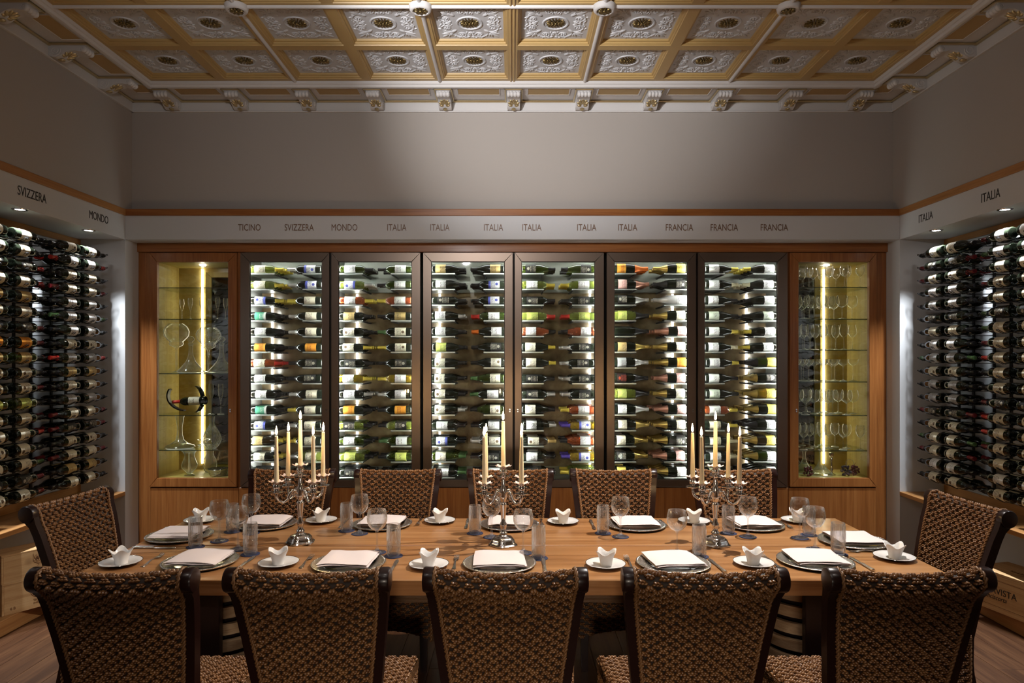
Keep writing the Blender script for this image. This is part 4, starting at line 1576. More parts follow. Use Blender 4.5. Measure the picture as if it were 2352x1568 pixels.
# right cabinet floor
vessel('decanter', [(r * 0.85, h * 0.86) for r, h in dec], 1886, 6.05, z0_, 'wide-based decanter between two grape bunches on the cabinet floor', 'decanter')
vessel('decanter', [(r * 0.8, h * 0.75) for r, h in dec], 1847, 6.20, z0_, 'small decanter behind grapes on the floor of the glassware cabinet', 'decanter')
tag(obj('candlestick', MB().lathe([(0, 0.002), (0.034, 0.002), (0.034, 0.008), (0.012, 0.018), (0.008, 0.03), (0.014, 0.05), (0.007, 0.065), (0.006, 0.12), (0.014, 0.14), (0.008, 0.155), (0.02, 0.175), (0.02, 0.195), (0.013, 0.2), (0, 0.2)], 18), silver, None,
        (xc(1910, 6.08), 6.08, z0_), smooth=50), 'slim silver candlestick next to a decanter in the glassware cabinet', 'candlestick')
grape_m = [mat('black grape', (0.02, 0.008, 0.02), 0.3), mat('red grape', (0.10, 0.012, 0.02), 0.3)]
for px, Y, lab, seed, mi_ in ((1855, 6.02, 'dark red grape bunch beside the frame of the glassware cabinet door', 1, 1), (1942, 6.03, 'black grape bunch on the floor of the glassware cabinet', 2, 0), (1962, 6.05, 'red grape bunch touching a black bunch in the glassware cabinet', 4, 1)):
    rr = random.Random(seed)
    g_ = empty('grape_bunch', (xc(px, Y), Y, z0_))
    m_ = MB()
    for k in range(38):
        h = rr.uniform(0.010, 0.085)
        a = rr.uniform(0, 2 * PI)
        q = (0.045 - 0.3 * abs(h - 0.035)) * math.sqrt(rr.random())
        m_.ell((q * math.cos(a), q * math.sin(a), h), (0.0095, 0.0095, 0.010), None, 8, 6)
    obj('grapes', m_, grape_m[mi_], g_, smooth=60, kind='stuff')
    obj('stem', MB().tube([(0, 0, 0.07), (0.005, 0, 0.10), (0.015, 0.005, 0.115)], 0.002, 5), cane, g_)
    tag(g_, lab, 'grapes')
hb = MB()
hb.lathe([(0, 0.003), (0.03, 0.002), (0.032, 0.02), (0.036, 0.075)], 20)
for sg in (-1, 1):
    hb.tube([(sg * 0.034, 0, 0.065), (sg * 0.036, 0, 0.10), (sg * 0.022, 0, 0.125), (0.0, 0, 0.130)], 0.003, 6)
tag(obj('glass_basket', hb, clear_thick, None, (xc(1952, 6.15), 6.15, z0_), smooth=60), 'small glass basket with loop handle behind the grapes', 'basket')

# ------------------------------------------------------------------ dining table
TX, TY0, TY1, TZ = 2.03, 3.10, 4.30, 0.76
YSEAM = 3.668
tb = empty('dining_table', (0, 3.7, 0))
tag(tb, 'long solid oak dining table laid for twelve, on two barrel-slat pedestals', 'table')
def slab(y0, y1, wob0, wob1):
    n_ = 40
    m_ = MB()
    rr = random.Random(9)
    f0 = [wob0 * (math.sin(i * 0.7) + 0.6 * math.sin(i * 0.31 + 1)) for i in range(n_ + 1)]
    f1 = [wob1 * (math.sin(i * 0.55 + 2) + 0.6 * math.sin(i * 0.23)) for i in range(n_ + 1)]
    c = 0.004
    sec = []
    for i in range(n_ + 1):
        x = -TX + 2 * TX * i / n_
        a, b_ = y0 + f0[i], y1 + f1[i]
        sec.append([(x, a, TZ - c), (x, a + c, TZ), (x, b_ - c, TZ), (x, b_, TZ - c), (x, b_ - wob1 * 0.8, TZ - 0.073), (x, a + abs(wob0) * 1.5, TZ - 0.073)])
    vs = [p for s_ in sec for p in s_]
    fs = []
    for i in range(n_):
        for k in range(6):
            k2 = (k + 1) % 6
            fs.append((i * 6 + k, (i + 1) * 6 + k, (i + 1) * 6 + k2, i * 6 + k2))
    fs += [tuple(range(6)), tuple(n_ * 6 + k for k in range(6))[::-1]]
    m_.add(vs, fs)
    return m_
part('table_slab', slab(TY0, YSEAM - 0.008, 0.004, 0.0), table_wood, tb, recalc=True)
part('table_slab', slab(YSEAM + 0.008, TY1, 0.0, 0.003), table_wood, tb, recalc=True)
part('under_batten', MB().cbox(-1.9, 1.9, 3.60, 3.74, 0.640, 0.686, 0.004), base_dark, tb)
for sx in (-1, 1):
    cx_, cyy, rr = sx * 1.448, 3.405, 0.198
    fb0, fb1 = sorted((sx * 1.355, sx * 1.615))
    part('pedestal_board', MB().cbox(fb0, fb1, 3.155, 3.195, 0.0, 0.686, 0.003), base_dark, tb)
    part('pedestal_board', MB().cbox(fb0, fb1, 3.735, 3.765, 0.0, 0.686, 0.003), base_dark, tb)
    part('pedestal_board', MB().cbox(cx_ - 0.02, cx_ + 0.02, 3.195, 3.735, 0.60, 0.686, 0.003), base_dark, tb)
    for k in range(8):
        z = 0.085 + 0.079 * k
        m_ = MB()
        nseg = 40
        vs, fs = [], []
        for j in range(nseg):
            a = 2 * PI * j / nseg
            for r_, zz in ((rr, z - 0.026), (rr, z + 0.026), (rr - 0.022, z + 0.026), (rr - 0.022, z - 0.026)):
                vs.append((cx_ + r_ * math.cos(a), cyy + r_ * math.sin(a), zz))
        for j in range(nseg):
            j2 = (j + 1) % nseg
            for q in range(4):
                q2 = (q + 1) % 4
                fs.append((j * 4 + q, j2 * 4 + q, j2 * 4 + q2, j * 4 + q2))
        m_.add(vs, fs)
        part('slat', m_, stave_wood, tb, smooth=30, recalc=True)
    part('drum_core', MB().lathe([(rr - 0.05, 0.02), (rr - 0.05, 0.66)], 24, T=Matrix.Translation((cx_, cyy, 0))), base_dark, tb)

# ------------------------------------------------------------------ woven chairs (local: facing +y)
def hw(z):
    return 0.178 + 0.112 * (min(max(z, 0.30), 1.02) - 0.45)
def yc_(z):
    pts = [(0.0, -0.245), (0.25, -0.190), (0.42, -0.178), (0.61, -0.205), (0.78, -0.243), (0.90, -0.275), (0.96, -0.297)]
    for (a, ya), (b_, yb) in zip(pts[:-1], pts[1:]):
        if a <= z <= b_:
            t = (z - a) / (b_ - a)
            return ya + (yb - ya) * t
    return pts[-1][1]
RC, RR = (-0.322, 1.006), 0.032
def back_outline(zlo_f, zlo_r, th):
    pts = []
    z = zlo_f
    while z < 0.965:
        pts.append((yc_(z) + th, z))
        z += 0.02
    r_ = RR + th - 0.016
    for k in range(17):
        a = R(12) + R(225) * k / 16
        pts.append((RC[0] + r_ * math.cos(a), RC[1] + r_ * math.sin(a)))
    z = 0.94
    while z > zlo_r:
        pts.append((yc_(z) - th, z))
        z -= 0.02
    return pts
def shape_back(u, y, z):
    sag = (1 - u * u)
    f = max(0.0, min(1.0, (z - 0.42) / 0.5))
    return (u * hw(z), y - 0.026 * sag * f, z - 0.013 * sag * f)
# unit plait: four overlapping lumps
KN = MB()
for k, (dx, dy, an) in enumerate(((-0.30, 0.13, -0.5), (0.0, 0.14, -0.5), (0.30, 0.12, -0.5), (-0.17, -0.13, 0.5), (0.15, -0.14, 0.5))):
    KN.ell((dx, dy, 0.0), (0.235, 0.15, 0.30), Matrix.Rotation(an, 3, 'Z'), 7, 4)
KNV = [Vector(v) for v in KN.v]
def weave_rows(mb, S, nrow, ncol, wid, hei, thick, seed):
    rr = random.Random(seed)
    for r in range(nrow):
        s_ = (r + 0.5) / nrow
        off = 0.5 if r % 2 else 0.0
        for c in range(ncol + (r % 2)):
            u = -1 + 2 * (c + 0.5 - off) / ncol
            if u < -1.02 or u > 1.02:
                continue
            u = max(-0.985, min(0.985, u))
            P, U, V, N_ = S(u, s_)
            flip = 1 if rr.random() < 0.8 else -1
            k1, k2 = wid * rr.uniform(0.94, 1.1), hei * rr.uniform(0.92, 1.12)
            if abs(u) > 0.96:
                k1 *= 0.6
            vs = [P + U * (v.x * k1) + V * (v.y * k2 * flip) + N_ * (v.z * thick) for v in KNV]
            mb.add(vs, KN.f)
def outline_surface(pts):
    L_ = [0.0]
    for a, b_ in zip(pts[:-1], pts[1:]):
        L_.append(L_[-1] + math.hypot(b_[0] - a[0], b_[1] - a[1]))
    tot = L_[-1]
    def at(s_):
        d = max(0.0, min(1.0, s_)) * tot
        for i in range(len(L_) - 1):
            if d <= L_[i + 1] or i == len(L_) - 2:
                t = (d - L_[i]) / max(1e-9, L_[i + 1] - L_[i])
                return (pts[i][0] + (pts[i + 1][0] - pts[i][0]) * t, pts[i][1] + (pts[i + 1][1] - pts[i][1]) * t)
    def S(u, s_):
        y, z = at(s_)
        P = Vector(shape_back(u, y, z))
        y2, z2 = at(s_ + 0.006 if s_ < 0.99 else s_ - 0.006)
        P2 = Vector(shape_back(u, y2, z2))
        V = (P2 - P).normalized() * (1 if s_ < 0.99 else -1)
        P3 = Vector(shape_back(u + 0.05 if u < 0.9 else u - 0.05, y, z))
        U = (P3 - P).normalized() * (1 if u < 0.9 else -1)
        N_ = V.cross(U).normalized() * -1
        return P, U, V, -N_ if False else N_
    return S, tot


ch = empty('dining_chair', (0, 0, 0))
ol = back_outline(0.44, 0.30, 0.014)
S, tot = outline_surface(ol)
core = MB().grid(lambda u, v: tuple(S(-1 + 2 * u, v)[0]), 9, 60)
back = obj('backrest', core, weave_under, ch, smooth=60)
wv = MB()
nr = int(tot / 0.0172)
# keep lumps on the outer side: test the normal direction once
Pt, Ut, Vt, Nt = S(0, 0.1)
sgnN = 1 if Nt.y > 0 else -1
def S2(u, s_):
    P, U, V, N_ = S(u, s_)
    return P + N_ * sgnN * 0.003, U, V, N_ * sgnN
weave_rows(wv, S2, nr, 10, 0.0362, 0.0275, 0.033, 21)
wo = obj('woven_plaits', wv, weave, back, smooth=80, kind='stuff')
# plaited edges
ed = MB()
for sg in (-1, 1):
    for ph in (0, PI):
        pts = []
        n_ = 150
        for k in range(n_):
            s_ = k / (n_ - 1)
            P, U, V, N_ = S2(sg * 1.0, s_)
            a = s_ * tot / 0.030 * 2 * PI + ph
            pts.append(P + N_ * (0.006 + 0.0042 * math.sin(a)) + U * (sg * -0.002 + 0.0048 * math.cos(a)))
        ed.tube(pts, 0.0046, 5)
obj('plaited_edge', ed, cane, back, smooth=80)
# posts
ow = back_outline(0.0, 0.0, 0.022)
for sg in (-1, 1):
    m_ = MB()
    inner = [(sg * (hw(z) + 0.001), y, z) for y, z in ow]
    outer = [(sg * (hw(z) + 0.037), y, z) for y, z in ow]
    n_ = len(ow)
    m_.add(inner + outer, [(i, (i + 1) % n_, n_ + (i + 1) % n_, n_ + i) for i in range(n_)] + [tuple(range(n_)), tuple(range(n_, 2 * n_))[::-1]])
    po = obj('back_post', m_, mahog, ch, smooth=40, recalc=True)
    m_ = MB()
    T_ = Matrix.Translation((sg * (hw(1.0) + 0.037), RC[0], RC[1])) @ Matrix.Rotation(R(90) * sg, 4, 'Y')
    m_.lathe([(0.042, -0.03), (0.043, -0.002), (0.040, 0.004), (0.025, 0.007), (0.0, 0.008)], 24, T=T_)
    obj('scroll_end', m_, mahog, po, smooth=40)
# front legs
for sg in (-1, 1):
    m_ = MB()
    x, y = sg * 0.232, 0.275
    vs = []
    for z, h in ((0.0, 0.017), (0.30, 0.024)):
        vs += [(x - h, y - h, z), (x + h, y - h, z), (x + h, y + h, z), (x - h, y + h, z)]
    m_.add(vs, [(3, 2, 1, 0), (4, 5, 6, 7), (0, 1, 5, 4), (1, 2, 6, 5), (2, 3, 7, 6), (3, 0, 4, 7)])
    obj('leg', m_, mahog, ch)
# seat block with an arched skirt
SY0, SY1 = -0.155, 0.325
def sxw(y):
    return 0.235 + 0.04 * (y - SY0) / (SY1 - SY0)
ZSE, ZSK = 0.455, 0.195
def arch(u):
    return ZSK + 0.055 * (1 - u * u)
def seat_top(u, v):
    y = SY0 + (SY1 - SY0) * v
    return Vector((u * sxw(y), y, ZSE + 0.016 * (1 - u * u) * (1 - (2 * v - 1) ** 2)))
co = MB()
co.grid(lambda u, v: tuple(seat_top(2 * u - 1, v)), 9, 9)
def skirt(side):
    if side == 'f':
        return lambda u, v: Vector((u * sxw(SY1), SY1, arch(u) + (ZSE - arch(u)) * v)), Vector((0, 1, 0))
    if side == 'b':
        return lambda u, v: Vector((-u * sxw(SY0), SY0, arch(u) + (ZSE - arch(u)) * v)), Vector((0, -1, 0))
    sg = -1 if side == 'l' else 1
    return lambda u, v: Vector((sg * sxw(SY0 + (SY1 - SY0) * (0.5 + 0.5 * u)), SY0 + (SY1 - SY0) * (0.5 + 0.5 * u), arch(u) + (ZSE - arch(u)) * v)), Vector((sg, 0, 0))
for sd in 'fblr':
    fn, nn = skirt(sd)
    co.grid(lambda u, v, fn=fn: tuple(fn(2 * u - 1, v)), 9, 4)
seat = obj('seat', co, weave_under, ch, smooth=40)
sw = MB()
def Stop(u, s_):
    return seat_top(u, s_) + Vector((0, 0, 0.004)), Vector((1, 0, 0)), Vector((0, 1, 0)), Vector((0, 0, 1))
weave_rows(sw, Stop, 28, 11, 0.040, 0.0275, 0.032, 5)
for sd, nc in (('f', 11), ('l', 10), ('r', 10), ('b', 10)):
    fn, nn = skirt(sd)
    Ux = Vector((1, 0, 0)) if sd in 'fb' else Vector((0, 1, 0))
    def Ssk(u, s_, fn=fn, nn=nn, Ux=Ux):
        return fn(u, s_) + nn * 0.004, Ux, Vector((0, 0, 1)), nn
    weave_rows(sw, Ssk, 14, nc, 0.039, 0.0275, 0.030, 31)
obj('woven_plaits', sw, weave, seat, smooth=80, kind='stuff')
ed = MB()
for cxs, cys in ((-1, SY1), (1, SY1), (-1, SY0), (1, SY0)):
    x = cxs * (sxw(cys) + 0.004)
    y = cys + (0.004 if cys > 0 else -0.004)
    for ph in (0, PI):
        ed.tube([(x + 0.005 * math.cos(ph + k * 0.9), y + 0.005 * math.sin(ph + k * 0.9), ZSK - 0.005 + (ZSE - ZSK) * k / 45) for k in range(46)], 0.0052, 5)
for k in range(5):
    z = ZSE - 0.012 - 0.008 * k
    r_ = 0.012
    ed.tube([(-sxw(SY1) - r_, SY1 + r_, z), (sxw(SY1) + r_, SY1 + r_, z), (sxw(SY0) + r_, SY0 - 0.004, z), (-sxw(SY0) - r_, SY0 - 0.004, z)], 0.0042, 5, closed=True)
obj('cane_band', ed, cane, seat, smooth=80)

# origin of the chair: the scroll lies 0.32 behind it
CH = []
for n_, (X, Yt) in enumerate(((-1.365, 2.315), (-0.70, 2.315), (-0.022, 2.315), (0.658, 2.315), (1.352, 2.315))):
    CH.append((X, Yt + 0.345, random.uniform(-0.015, 0.015), 'woven high-backed chair with its back to the room, %s from the stacked-crates end' % NTH[n_]))
for n_, (px) in enumerate((675, 918, 1172, 1404, 1683)):
    CH.append((xc(px, 4.47), 4.475 - 0.345, PI + (0.0, 0.02, 0, -0.03, 0.02)[n_], 'woven high-backed chair backing the wine cabinets, %s from the stacked-crates end' % NTH[n_]))
CH.append((-2.345 + 0.345 * math.cos(R(6)), 3.54, R(-90) - R(7), 'woven high-backed chair at the table end beside the stacked crates'))
CH.append((2.345 - 0.345, 3.47, R(90) + R(3), 'woven high-backed chair at the table end beside the single crate'))
for n_, (x, y, rz, lab) in enumerate(CH):
    o = ch if n_ == 0 else dup(ch)
    o.location = (x, y, 0)
    o.rotation_euler = (0, 0, rz)
    tag(o, lab, 'chair', 'woven dining chairs')

# ------------------------------------------------------------------ tableware
def T(px, py):           # point of the table top
    d = py - 825.0
    return ((px - 1177.0) / d * (HC - TZ), FPX / d * (HC - TZ))


# charger plate
plate = empty('charger_plate')
obj('well', MB().lathe([(0, 0.006), (0.118, 0.006), (0.128, 0.010), (0.132, 0.012)], 48), silver, plate, smooth=60)
rm = MB()
rm.lathe([(0.130, 0.0115), (0.150, 0.014), (0.168, 0.015), (0.176, 0.0165), (0.179, 0.015), (0.176, 0.010), (0.130, 0.004), (0.0, 0.001)], 56)
ri = obj('rim', rm, silver_eng, plate, smooth=60)
bd = MB()
for k in range(64):
    a = 2 * PI * k / 64
    bd.ell((0.172 * math.cos(a), 0.172 * math.sin(a), 0.0155), (0.0075, 0.0038, 0.003), Matrix.Rotation(a + PI / 2, 3, 'Z'), 5, 4)
obj('rim_beading', bd, silver, ri, smooth=60)
# napkin: folded in layers
def napkin_mesh(seed):
    rr = random.Random(seed)
    m_ = MB()
    sx_, sy_ = 0.122, 0.118
    for lay, (z0, th, dx, dy, an) in enumerate(((0.013, 0.006, 0.0, 0.0, 0.0), (0.019, 0.006, 0.004, -0.003, 0.02), (0.025, 0.007, -0.002, 0.003, -0.015))):
        n_ = 12
        ph = [rr.uniform(0, 6) for _ in range(6)]
        c, s_ = math.cos(an), math.sin(an)
        def H(x, y):
            return 0.0016 * math.sin(30 * x + ph[0] + 12 * y) + 0.0012 * math.sin(38 * y + ph[1] - 20 * x) + (0.004 * max(0, (abs(x) - 0.08) / 0.04) * -1)
        def fn(u, v, top):
            x, y = sx_ * (2 * u - 1), sy_ * (2 * v - 1)
            e = max(abs(2 * u - 1), abs(2 * v - 1))
            rnd = 0.0 if e < 0.98 else th * 0.45
            z = z0 + (th - rnd + H(x, y) if top else rnd * 0.5 + (H(x, y) if lay else 0))
            X_, Y_ = x + dx + 0.002 * math.sin(20 * y + ph[2]), y + dy + 0.002 * math.sin(24 * x + ph[3])
            return (c * X_ - s_ * Y_, s_ * X_ + c * Y_, max(z + 0.009, 0.0172))
        o0 = len(m_.v)
        m_.grid(lambda u, v: fn(u, v, True), n_, n_)
        m_.grid(lambda u, v: fn(u, v, False), n_, n_)
        N2 = n_ * n_
        per = [i for i in range(n_)] + [i * n_ + n_ - 1 for i in range(1, n_)] + [(n_ - 1) * n_ + i for i in range(n_ - 2, -1, -1)] + [i * n_ for i in range(n_ - 2, 0, -1)]
        for a, b_ in zip(per, per[1:] + per[:1]):
            m_.f.append((o0 + a, o0 + N2 + a, o0 + N2 + b_, o0 + b_))
            m_.m.append(0)
    me = m_.mesh('napkin', 50, True)
    me.materials.append(linen)
    return me
nap = [napkin_mesh(k) for k in range(4)]
# saucer and cup
sau = empty('saucer')
obj('dish', MB().lathe([(0, 0.004), (0.034, 0.004), (0.040, 0.006), (0.070, 0.012), (0.094, 0.017), (0.0955, 0.0165), (0.070, 0.009), (0.042, 0.001), (0, 0.001)], 44), porcelain, sau, smooth=60)
obj('silver_rim', MB().lathe([(0.0945, 0.0172), (0.0968, 0.0182), (0.0975, 0.0166), (0.0955, 0.0160)], 44), silver, sau, smooth=60)
def cup_pt(u, v, inner):
    a = 2 * PI * u
    t = v
    k = (0.5 - 0.5 * math.cos(4 * a)) ** 1.15
    r_ = 0.028 + 0.005 * t + 0.012 * t ** 3
    z = 0.055 * t + 0.021 * k * t ** 2.5
    rr = r_ * (1 + (0.30 * k - 0.05) * t ** 1.6)
    if inner:
        rr -= 0.0028
        z = 0.006 + z - 0.006 * t
    return (rr * math.cos(a), rr * math.sin(a), z)
cm_ = MB()
cm_.grid(lambda u, v: cup_pt(u, v, False), 48, 12, wrap=True)
cm_.grid(lambda u, v: cup_pt(u, v, True), 48, 12, wrap=True)
for i in range(48):
    i2 = (i + 1) % 48
    cm_.f.append((11 * 48 + i, 11 * 48 + i2, 23 * 48 + i2, 23 * 48 + i))
    cm_.m.append(0)
cm_.f.append(tuple(range(48))[::-1]); cm_.m.append(0)
cm_.f.append(tuple(12 * 48 + i for i in range(48))); cm_.m.append(0)
cup_me = cm_.mesh('cup', 60, True)
cup_me.materials.append(porcelain)
# coaster
coast_me = MB().lathe([(0, 0.0), (0.047, 0.0), (0.0475, 0.0015), (0.0465, 0.003), (0, 0.003)], 36).mesh('coaster', 40)
coast_me.materials.append(navy)
# cut tumbler
def tum_r(u, z):
    r_ = 0.0335 + 0.0015 * math.sin(PI * min(1, z / 0.16)) if z > 0.012 else 0.028 + 0.0055 * math.sqrt(z / 0.012)
    if 0.006 < z < 0.072:
        n_ = 9
        a, b_ = u * n_ + z / 0.032, u * n_ - z / 0.032
        tri = lambda x: abs((x % 1.0) - 0.5) * 2
        r_ += 0.0034 * (min(tri(a), tri(b_)) - 0.35)
    elif z >= 0.072:
        f = min(1, (z - 0.072) / 0.012) * min(1, (0.160 - z) / 0.02)
        r_ += 0.0014 * f * math.cos(u * 18 * 2 * PI)
    return r_
tm = MB()
nz = 30
tm.grid(lambda u, v: (lambda z: (tum_r(u, z) * math.cos(2 * PI * u), tum_r(u, z) * math.sin(2 * PI * u), z))(0.16 * v), 72, nz, wrap=True)
tm.grid(lambda u, v: (lambda z: ((0.0305 if z > 0.018 else 0.024) * math.cos(2 * PI * u), (0.0305 if z > 0.018 else 0.024) * math.sin(2 * PI * u), z))(0.160 - 0.148 * v), 72, 8, wrap=True)
o2 = nz * 72
for i in range(72):
    i2 = (i + 1) % 72
    tm.f.append(((nz - 1) * 72 + i, (nz - 1) * 72 + i2, o2 + i2, o2 + i)); tm.m.append(0)
tm.f.append(tuple(range(72))[::-1]); tm.m.append(0)
tm.f.append(tuple(o2 + 7 * 72 + i for i in range(72))); tm.m.append(0)
tumb_me = tm.mesh('tumbler', None, True)
tumb_me.materials.append(cut_crystal)
_in = [(max(r_ - 0.0013, 0.0), z) for r_, z in G_TABLE if z > 0.115][::-1] + [(0.006, 0.1165), (0.0, 0.1155)]
tglass_me = MB().lathe([(0.0, 0.0005)] + G_TABLE[1:] + [(0.0439, 0.2206)] + _in, 36).mesh('wine_glass', 60, True)
tglass_me.materials.append(blown_glass)
# cutlery, lying along +y (head at +y)
def strip(prof, th, zf):
    """flat strip: prof = [(y, half width)], bent by zf(y)"""
    m_ = MB()
    vs, fs = [], []
    for y, w_ in prof:
        z = zf(y)
        vs += [(-w_, y, z), (w_, y, z), (w_ * 0.8, y, z + th), (-w_ * 0.8, y, z + th)]
    n_ = len(prof)
    for i in range(n_ - 1):
        for k in range(4):
            k2 = (k + 1) % 4
            fs.append((i * 4 + k, i * 4 + k2, i * 4 + 4 + k2, i * 4 + 4 + k))
    fs += [(3, 2, 1, 0), tuple((n_ - 1) * 4 + k for k in range(4))]
    m_.add(vs, fs)
    return m_
zf = lambda y: 0.0012 + 0.009 * max(0, math.sin(PI * min(1, max(0, (y + 0.06) / 0.13)))) + (0.010 * max(0, (y - 0.055) / 0.045) ** 2 if y > 0.055 else 0)
fork = empty('fork')
obj('handle', strip([(-0.10, 0.006), (-0.097, 0.0095), (-0.085, 0.0105), (-0.06, 0.0075), (-0.02, 0.0042), (0.01, 0.0032), (0.03, 0.0042), (0.04, 0.010), (0.05, 0.0125), (0.056, 0.0125)], 0.0026, zf), cutlery, fork, smooth=50)
for k in range(4):
    x = -0.0099 + 0.0066 * k
    m_ = strip([(0.054, 0.0024), (0.08, 0.0021), (0.095, 0.0018), (0.10, 0.0008)], 0.0022, zf)
    m_.v = [(v[0] + x, v[1], v[2]) for v in m_.v]
    obj('tine', m_, cutlery, fork)
knife = empty('knife')
obj('handle', MB().lathe([(0, -0.112), (0.009, -0.110), (0.0105, -0.10), (0.008, -0.07), (0.0075, -0.03), (0.0088, -0.008), (0.006, 0.0), (0, 0.001)], 14,
    T=Matrix.Translation((0, 0, 0.006)) @ Matrix.Diagonal((1, 1, 0.62, 1)) @ Matrix.Rotation(R(-90), 4, 'X')), silver_eng, knife, smooth=60)
obj('blade', strip([(-0.002, 0.005), (0.01, 0.007), (0.05, 0.0095), (0.085, 0.0105), (0.105, 0.008), (0.114, 0.002)], 0.0016, lambda y: 0.004), cutlery, knife, smooth=40)

# seats: px of charger, saucer, wine glass, tumbler, fork, knife; facing angle
SEATS = [
    ('room', 0, (460, 1293), (277, 1296), (547, 1262), (575, 1273), (351, 1288), (566, 1293)),
    ('room', 0, (801, 1297), (640, 1297), (866, 1269), (904, 1277), (704, 1291), (904, 1303)),
    ('room', 0, (1147, 1297), (985, 1301), (1202, 1270), (1237, 1282), (1046, 1293), (1250, 1300)),
    ('room', 0, (1546, 1297), (1391, 1300), (1555, 1271), (1606, 1278), (1445, 1293), (1647, 1300)),
    ('room', 0, (1872, 1292), (1731, 1297), (1872, 1262), (1925, 1273), (1771, 1291), (1979, 1296)),
    ('cabinet', PI, (612, 1206), (738, 1198), (577, 1225), (534, 1221), (681, 1200), (552, 1205)),
    ('cabinet', PI, (878, 1206), (1010, 1199), (826, 1226), (796, 1219), (963, 1199), (790, 1203)),
    ('cabinet', PI, (1170, 1207), (1293, 1201), (1129, 1234), (1091, 1225), (1244, 1201), (1073, 1204)),
    ('cabinet', PI, (1460, 1208), (1594, 1200), (1425, 1233), (1385, 1225), (1524, 1203), (1361, 1206)),
    ('cabinet', PI, (1730, 1208), (1832, 1198), (1718, 1233), (1673, 1225), (1805, 1206), (1638, 1203)),
    ('crates', -PI / 2, (413, 1233), (460, 1198), (504, 1243), (449, 1256), (418, 1211), (354, 1259)),
    ('crate', PI / 2, (1959, 1246), (2054, 1283), (1837, 1236), (1858, 1229), (1990, 1268), (1940, 1223)),
]
random.seed(8)
first = {}
def place(proto, name, X, Y, z, rz, label, cat, group):
    if isinstance(proto, bpy.types.Object):
        if name not in first:
            first[name] = 1
            o = proto
        else:
            o = dup(proto)
    else:
        o = obj(name, proto, None)
    o.location = (X, Y, z)
    o.rotation_euler = (0, 0, rz)
    tag(o, label, cat, group)
    return o
cnt = {}
for si, (side, rz, ch_, sa_, wi_, tu_, fo_, kn_) in enumerate(SEATS):
    cnt[side] = cnt.get(side, 0) + 1
    if side in ('room', 'cabinet'):
        where = 'at %s place from stacked-crates end, %s side of table' % (NTH[cnt[side] - 1], 'wine-cabinet' if side == 'cabinet' else 'room')
    else:
        where = 'at the table end beside the %s' % ('stacked crates' if side == 'crates' else 'single crate')
    z = TZ + 0.0005
    x, y = T(*ch_)
    place(plate, 'charger_plate', x, y, z, rz, 'silver charger plate ' + where, 'plate', 'silver charger plates')
    place(nap[si % 4], 'napkin', x, y, z, rz + random.uniform(-0.06, 0.06) + (0.0 if si != 3 else 0.15), 'folded pale pink napkin ' + where, 'napkin', 'folded napkins')
    x, y = T(*sa_)
    place(sau, 'saucer', x, y, z, rz, 'white silver-rimmed saucer ' + where, 'saucer', 'white saucers')
    place(cup_me, 'cup', x + random.uniform(-0.004, 0.004), y, z + 0.0045, random.uniform(-0.35, 0.35), 'white four-cornered porcelain cup ' + where, 'cup', 'white cups')
    x, y = T(*wi_)
    place(coast_me, 'coaster', x, y, z, 0, 'round navy coaster under wine glass ' + where, 'coaster', 'navy coasters')
    place(tglass_me, 'wine_glass', x, y, z + 0.003, 0, 'round-bowled stemmed wine glass ' + where, 'glass', 'wine glasses on the table')
    x, y = T(*tu_)
    place(coast_me, 'coaster', x, y, z, 0, 'round navy coaster under tumbler ' + where, 'coaster', 'navy coasters')
    place(tumb_me, 'tumbler', x, y, z + 0.003, random.random(), 'tall cut crystal tumbler ' + where, 'tumbler', 'crystal tumblers')
    x, y = T(*fo_)
    place(fork, 'fork', x, y, z, rz + (0.08 if si == 4 else 0), 'silver fork ' + where, 'fork', 'silver forks')
    x, y = T(*kn_)
    place(knife, 'knife', x, y, z, rz + (0.06 if si == 3 else 0), 'silver knife with ornate handle ' + where, 'knife', 'silver knives')

# ------------------------------------------------------------------ candelabra and candles
cnd = empty('candelabrum')
bs = MB()
def base_pt(u, v):
    prof = [(0.0, 0.0), (0.075, 0.0), (0.077, 0.006), (0.068, 0.014), (0.061, 0.030), (0.050, 0.042), (0.026, 0.050), (0.018, 0.058)]
    k = v * (len(prof) - 1)
    i = min(int(k), len(prof) - 2)
    t = k - i
    r_ = prof[i][0] + (prof[i + 1][0] - prof[i][0]) * t
    z = prof[i][1] + (prof[i + 1][1] - prof[i][1]) * t
    r_ *= 1 + 0.05 * math.cos(5 * 2 * PI * u) * min(1, r_ / 0.05)
    return (r_ * math.cos(2 * PI * u), r_ * math.sin(2 * PI * u), z)
bs.grid(base_pt, 60, 22, wrap=True)
obj('base', bs, silver, cnd, smooth=60)
obj('stem', MB().lathe([(0.018, 0.056), (0.023, 0.066), (0.013, 0.080), (0.017, 0.098), (0.020, 0.112), (0.011, 0.128), (0.012, 0.150), (0.019, 0.215), (0.021, 0.222), (0.012, 0.232), (0.017, 0.246), (0.024, 0.262), (0.016, 0.284), (0.022, 0.300), (0.010, 0.318), (0.014, 0.335), (0.008, 0.350), (0.010, 0.362),
    (0.034, 0.367), (0.035, 0.371), (0.012, 0.377), (0.020, 0.390), (0.022, 0.402), (0.013, 0.414), (0.018, 0.420), (0, 0.420)], 24), silver, cnd, smooth=60)
def dish_mesh(zz, rr):
    return MB().grid(lambda u, v: (lambda r_: (r_ * math.cos(2 * PI * u), r_ * math.sin(2 * PI * u), zz + 0.006 * (v ** 2) + 0.0035 * v * math.cos(8 * 2 * PI * u)))((0.006 + rr * v) * (1 + 0.09 * v * math.cos(8 * 2 * PI * u))), 64, 5, wrap=True)
obj('drip_dish', dish_mesh(0.421, 0.036), pink_dish, cnd, smooth=80)
AR = 0.138
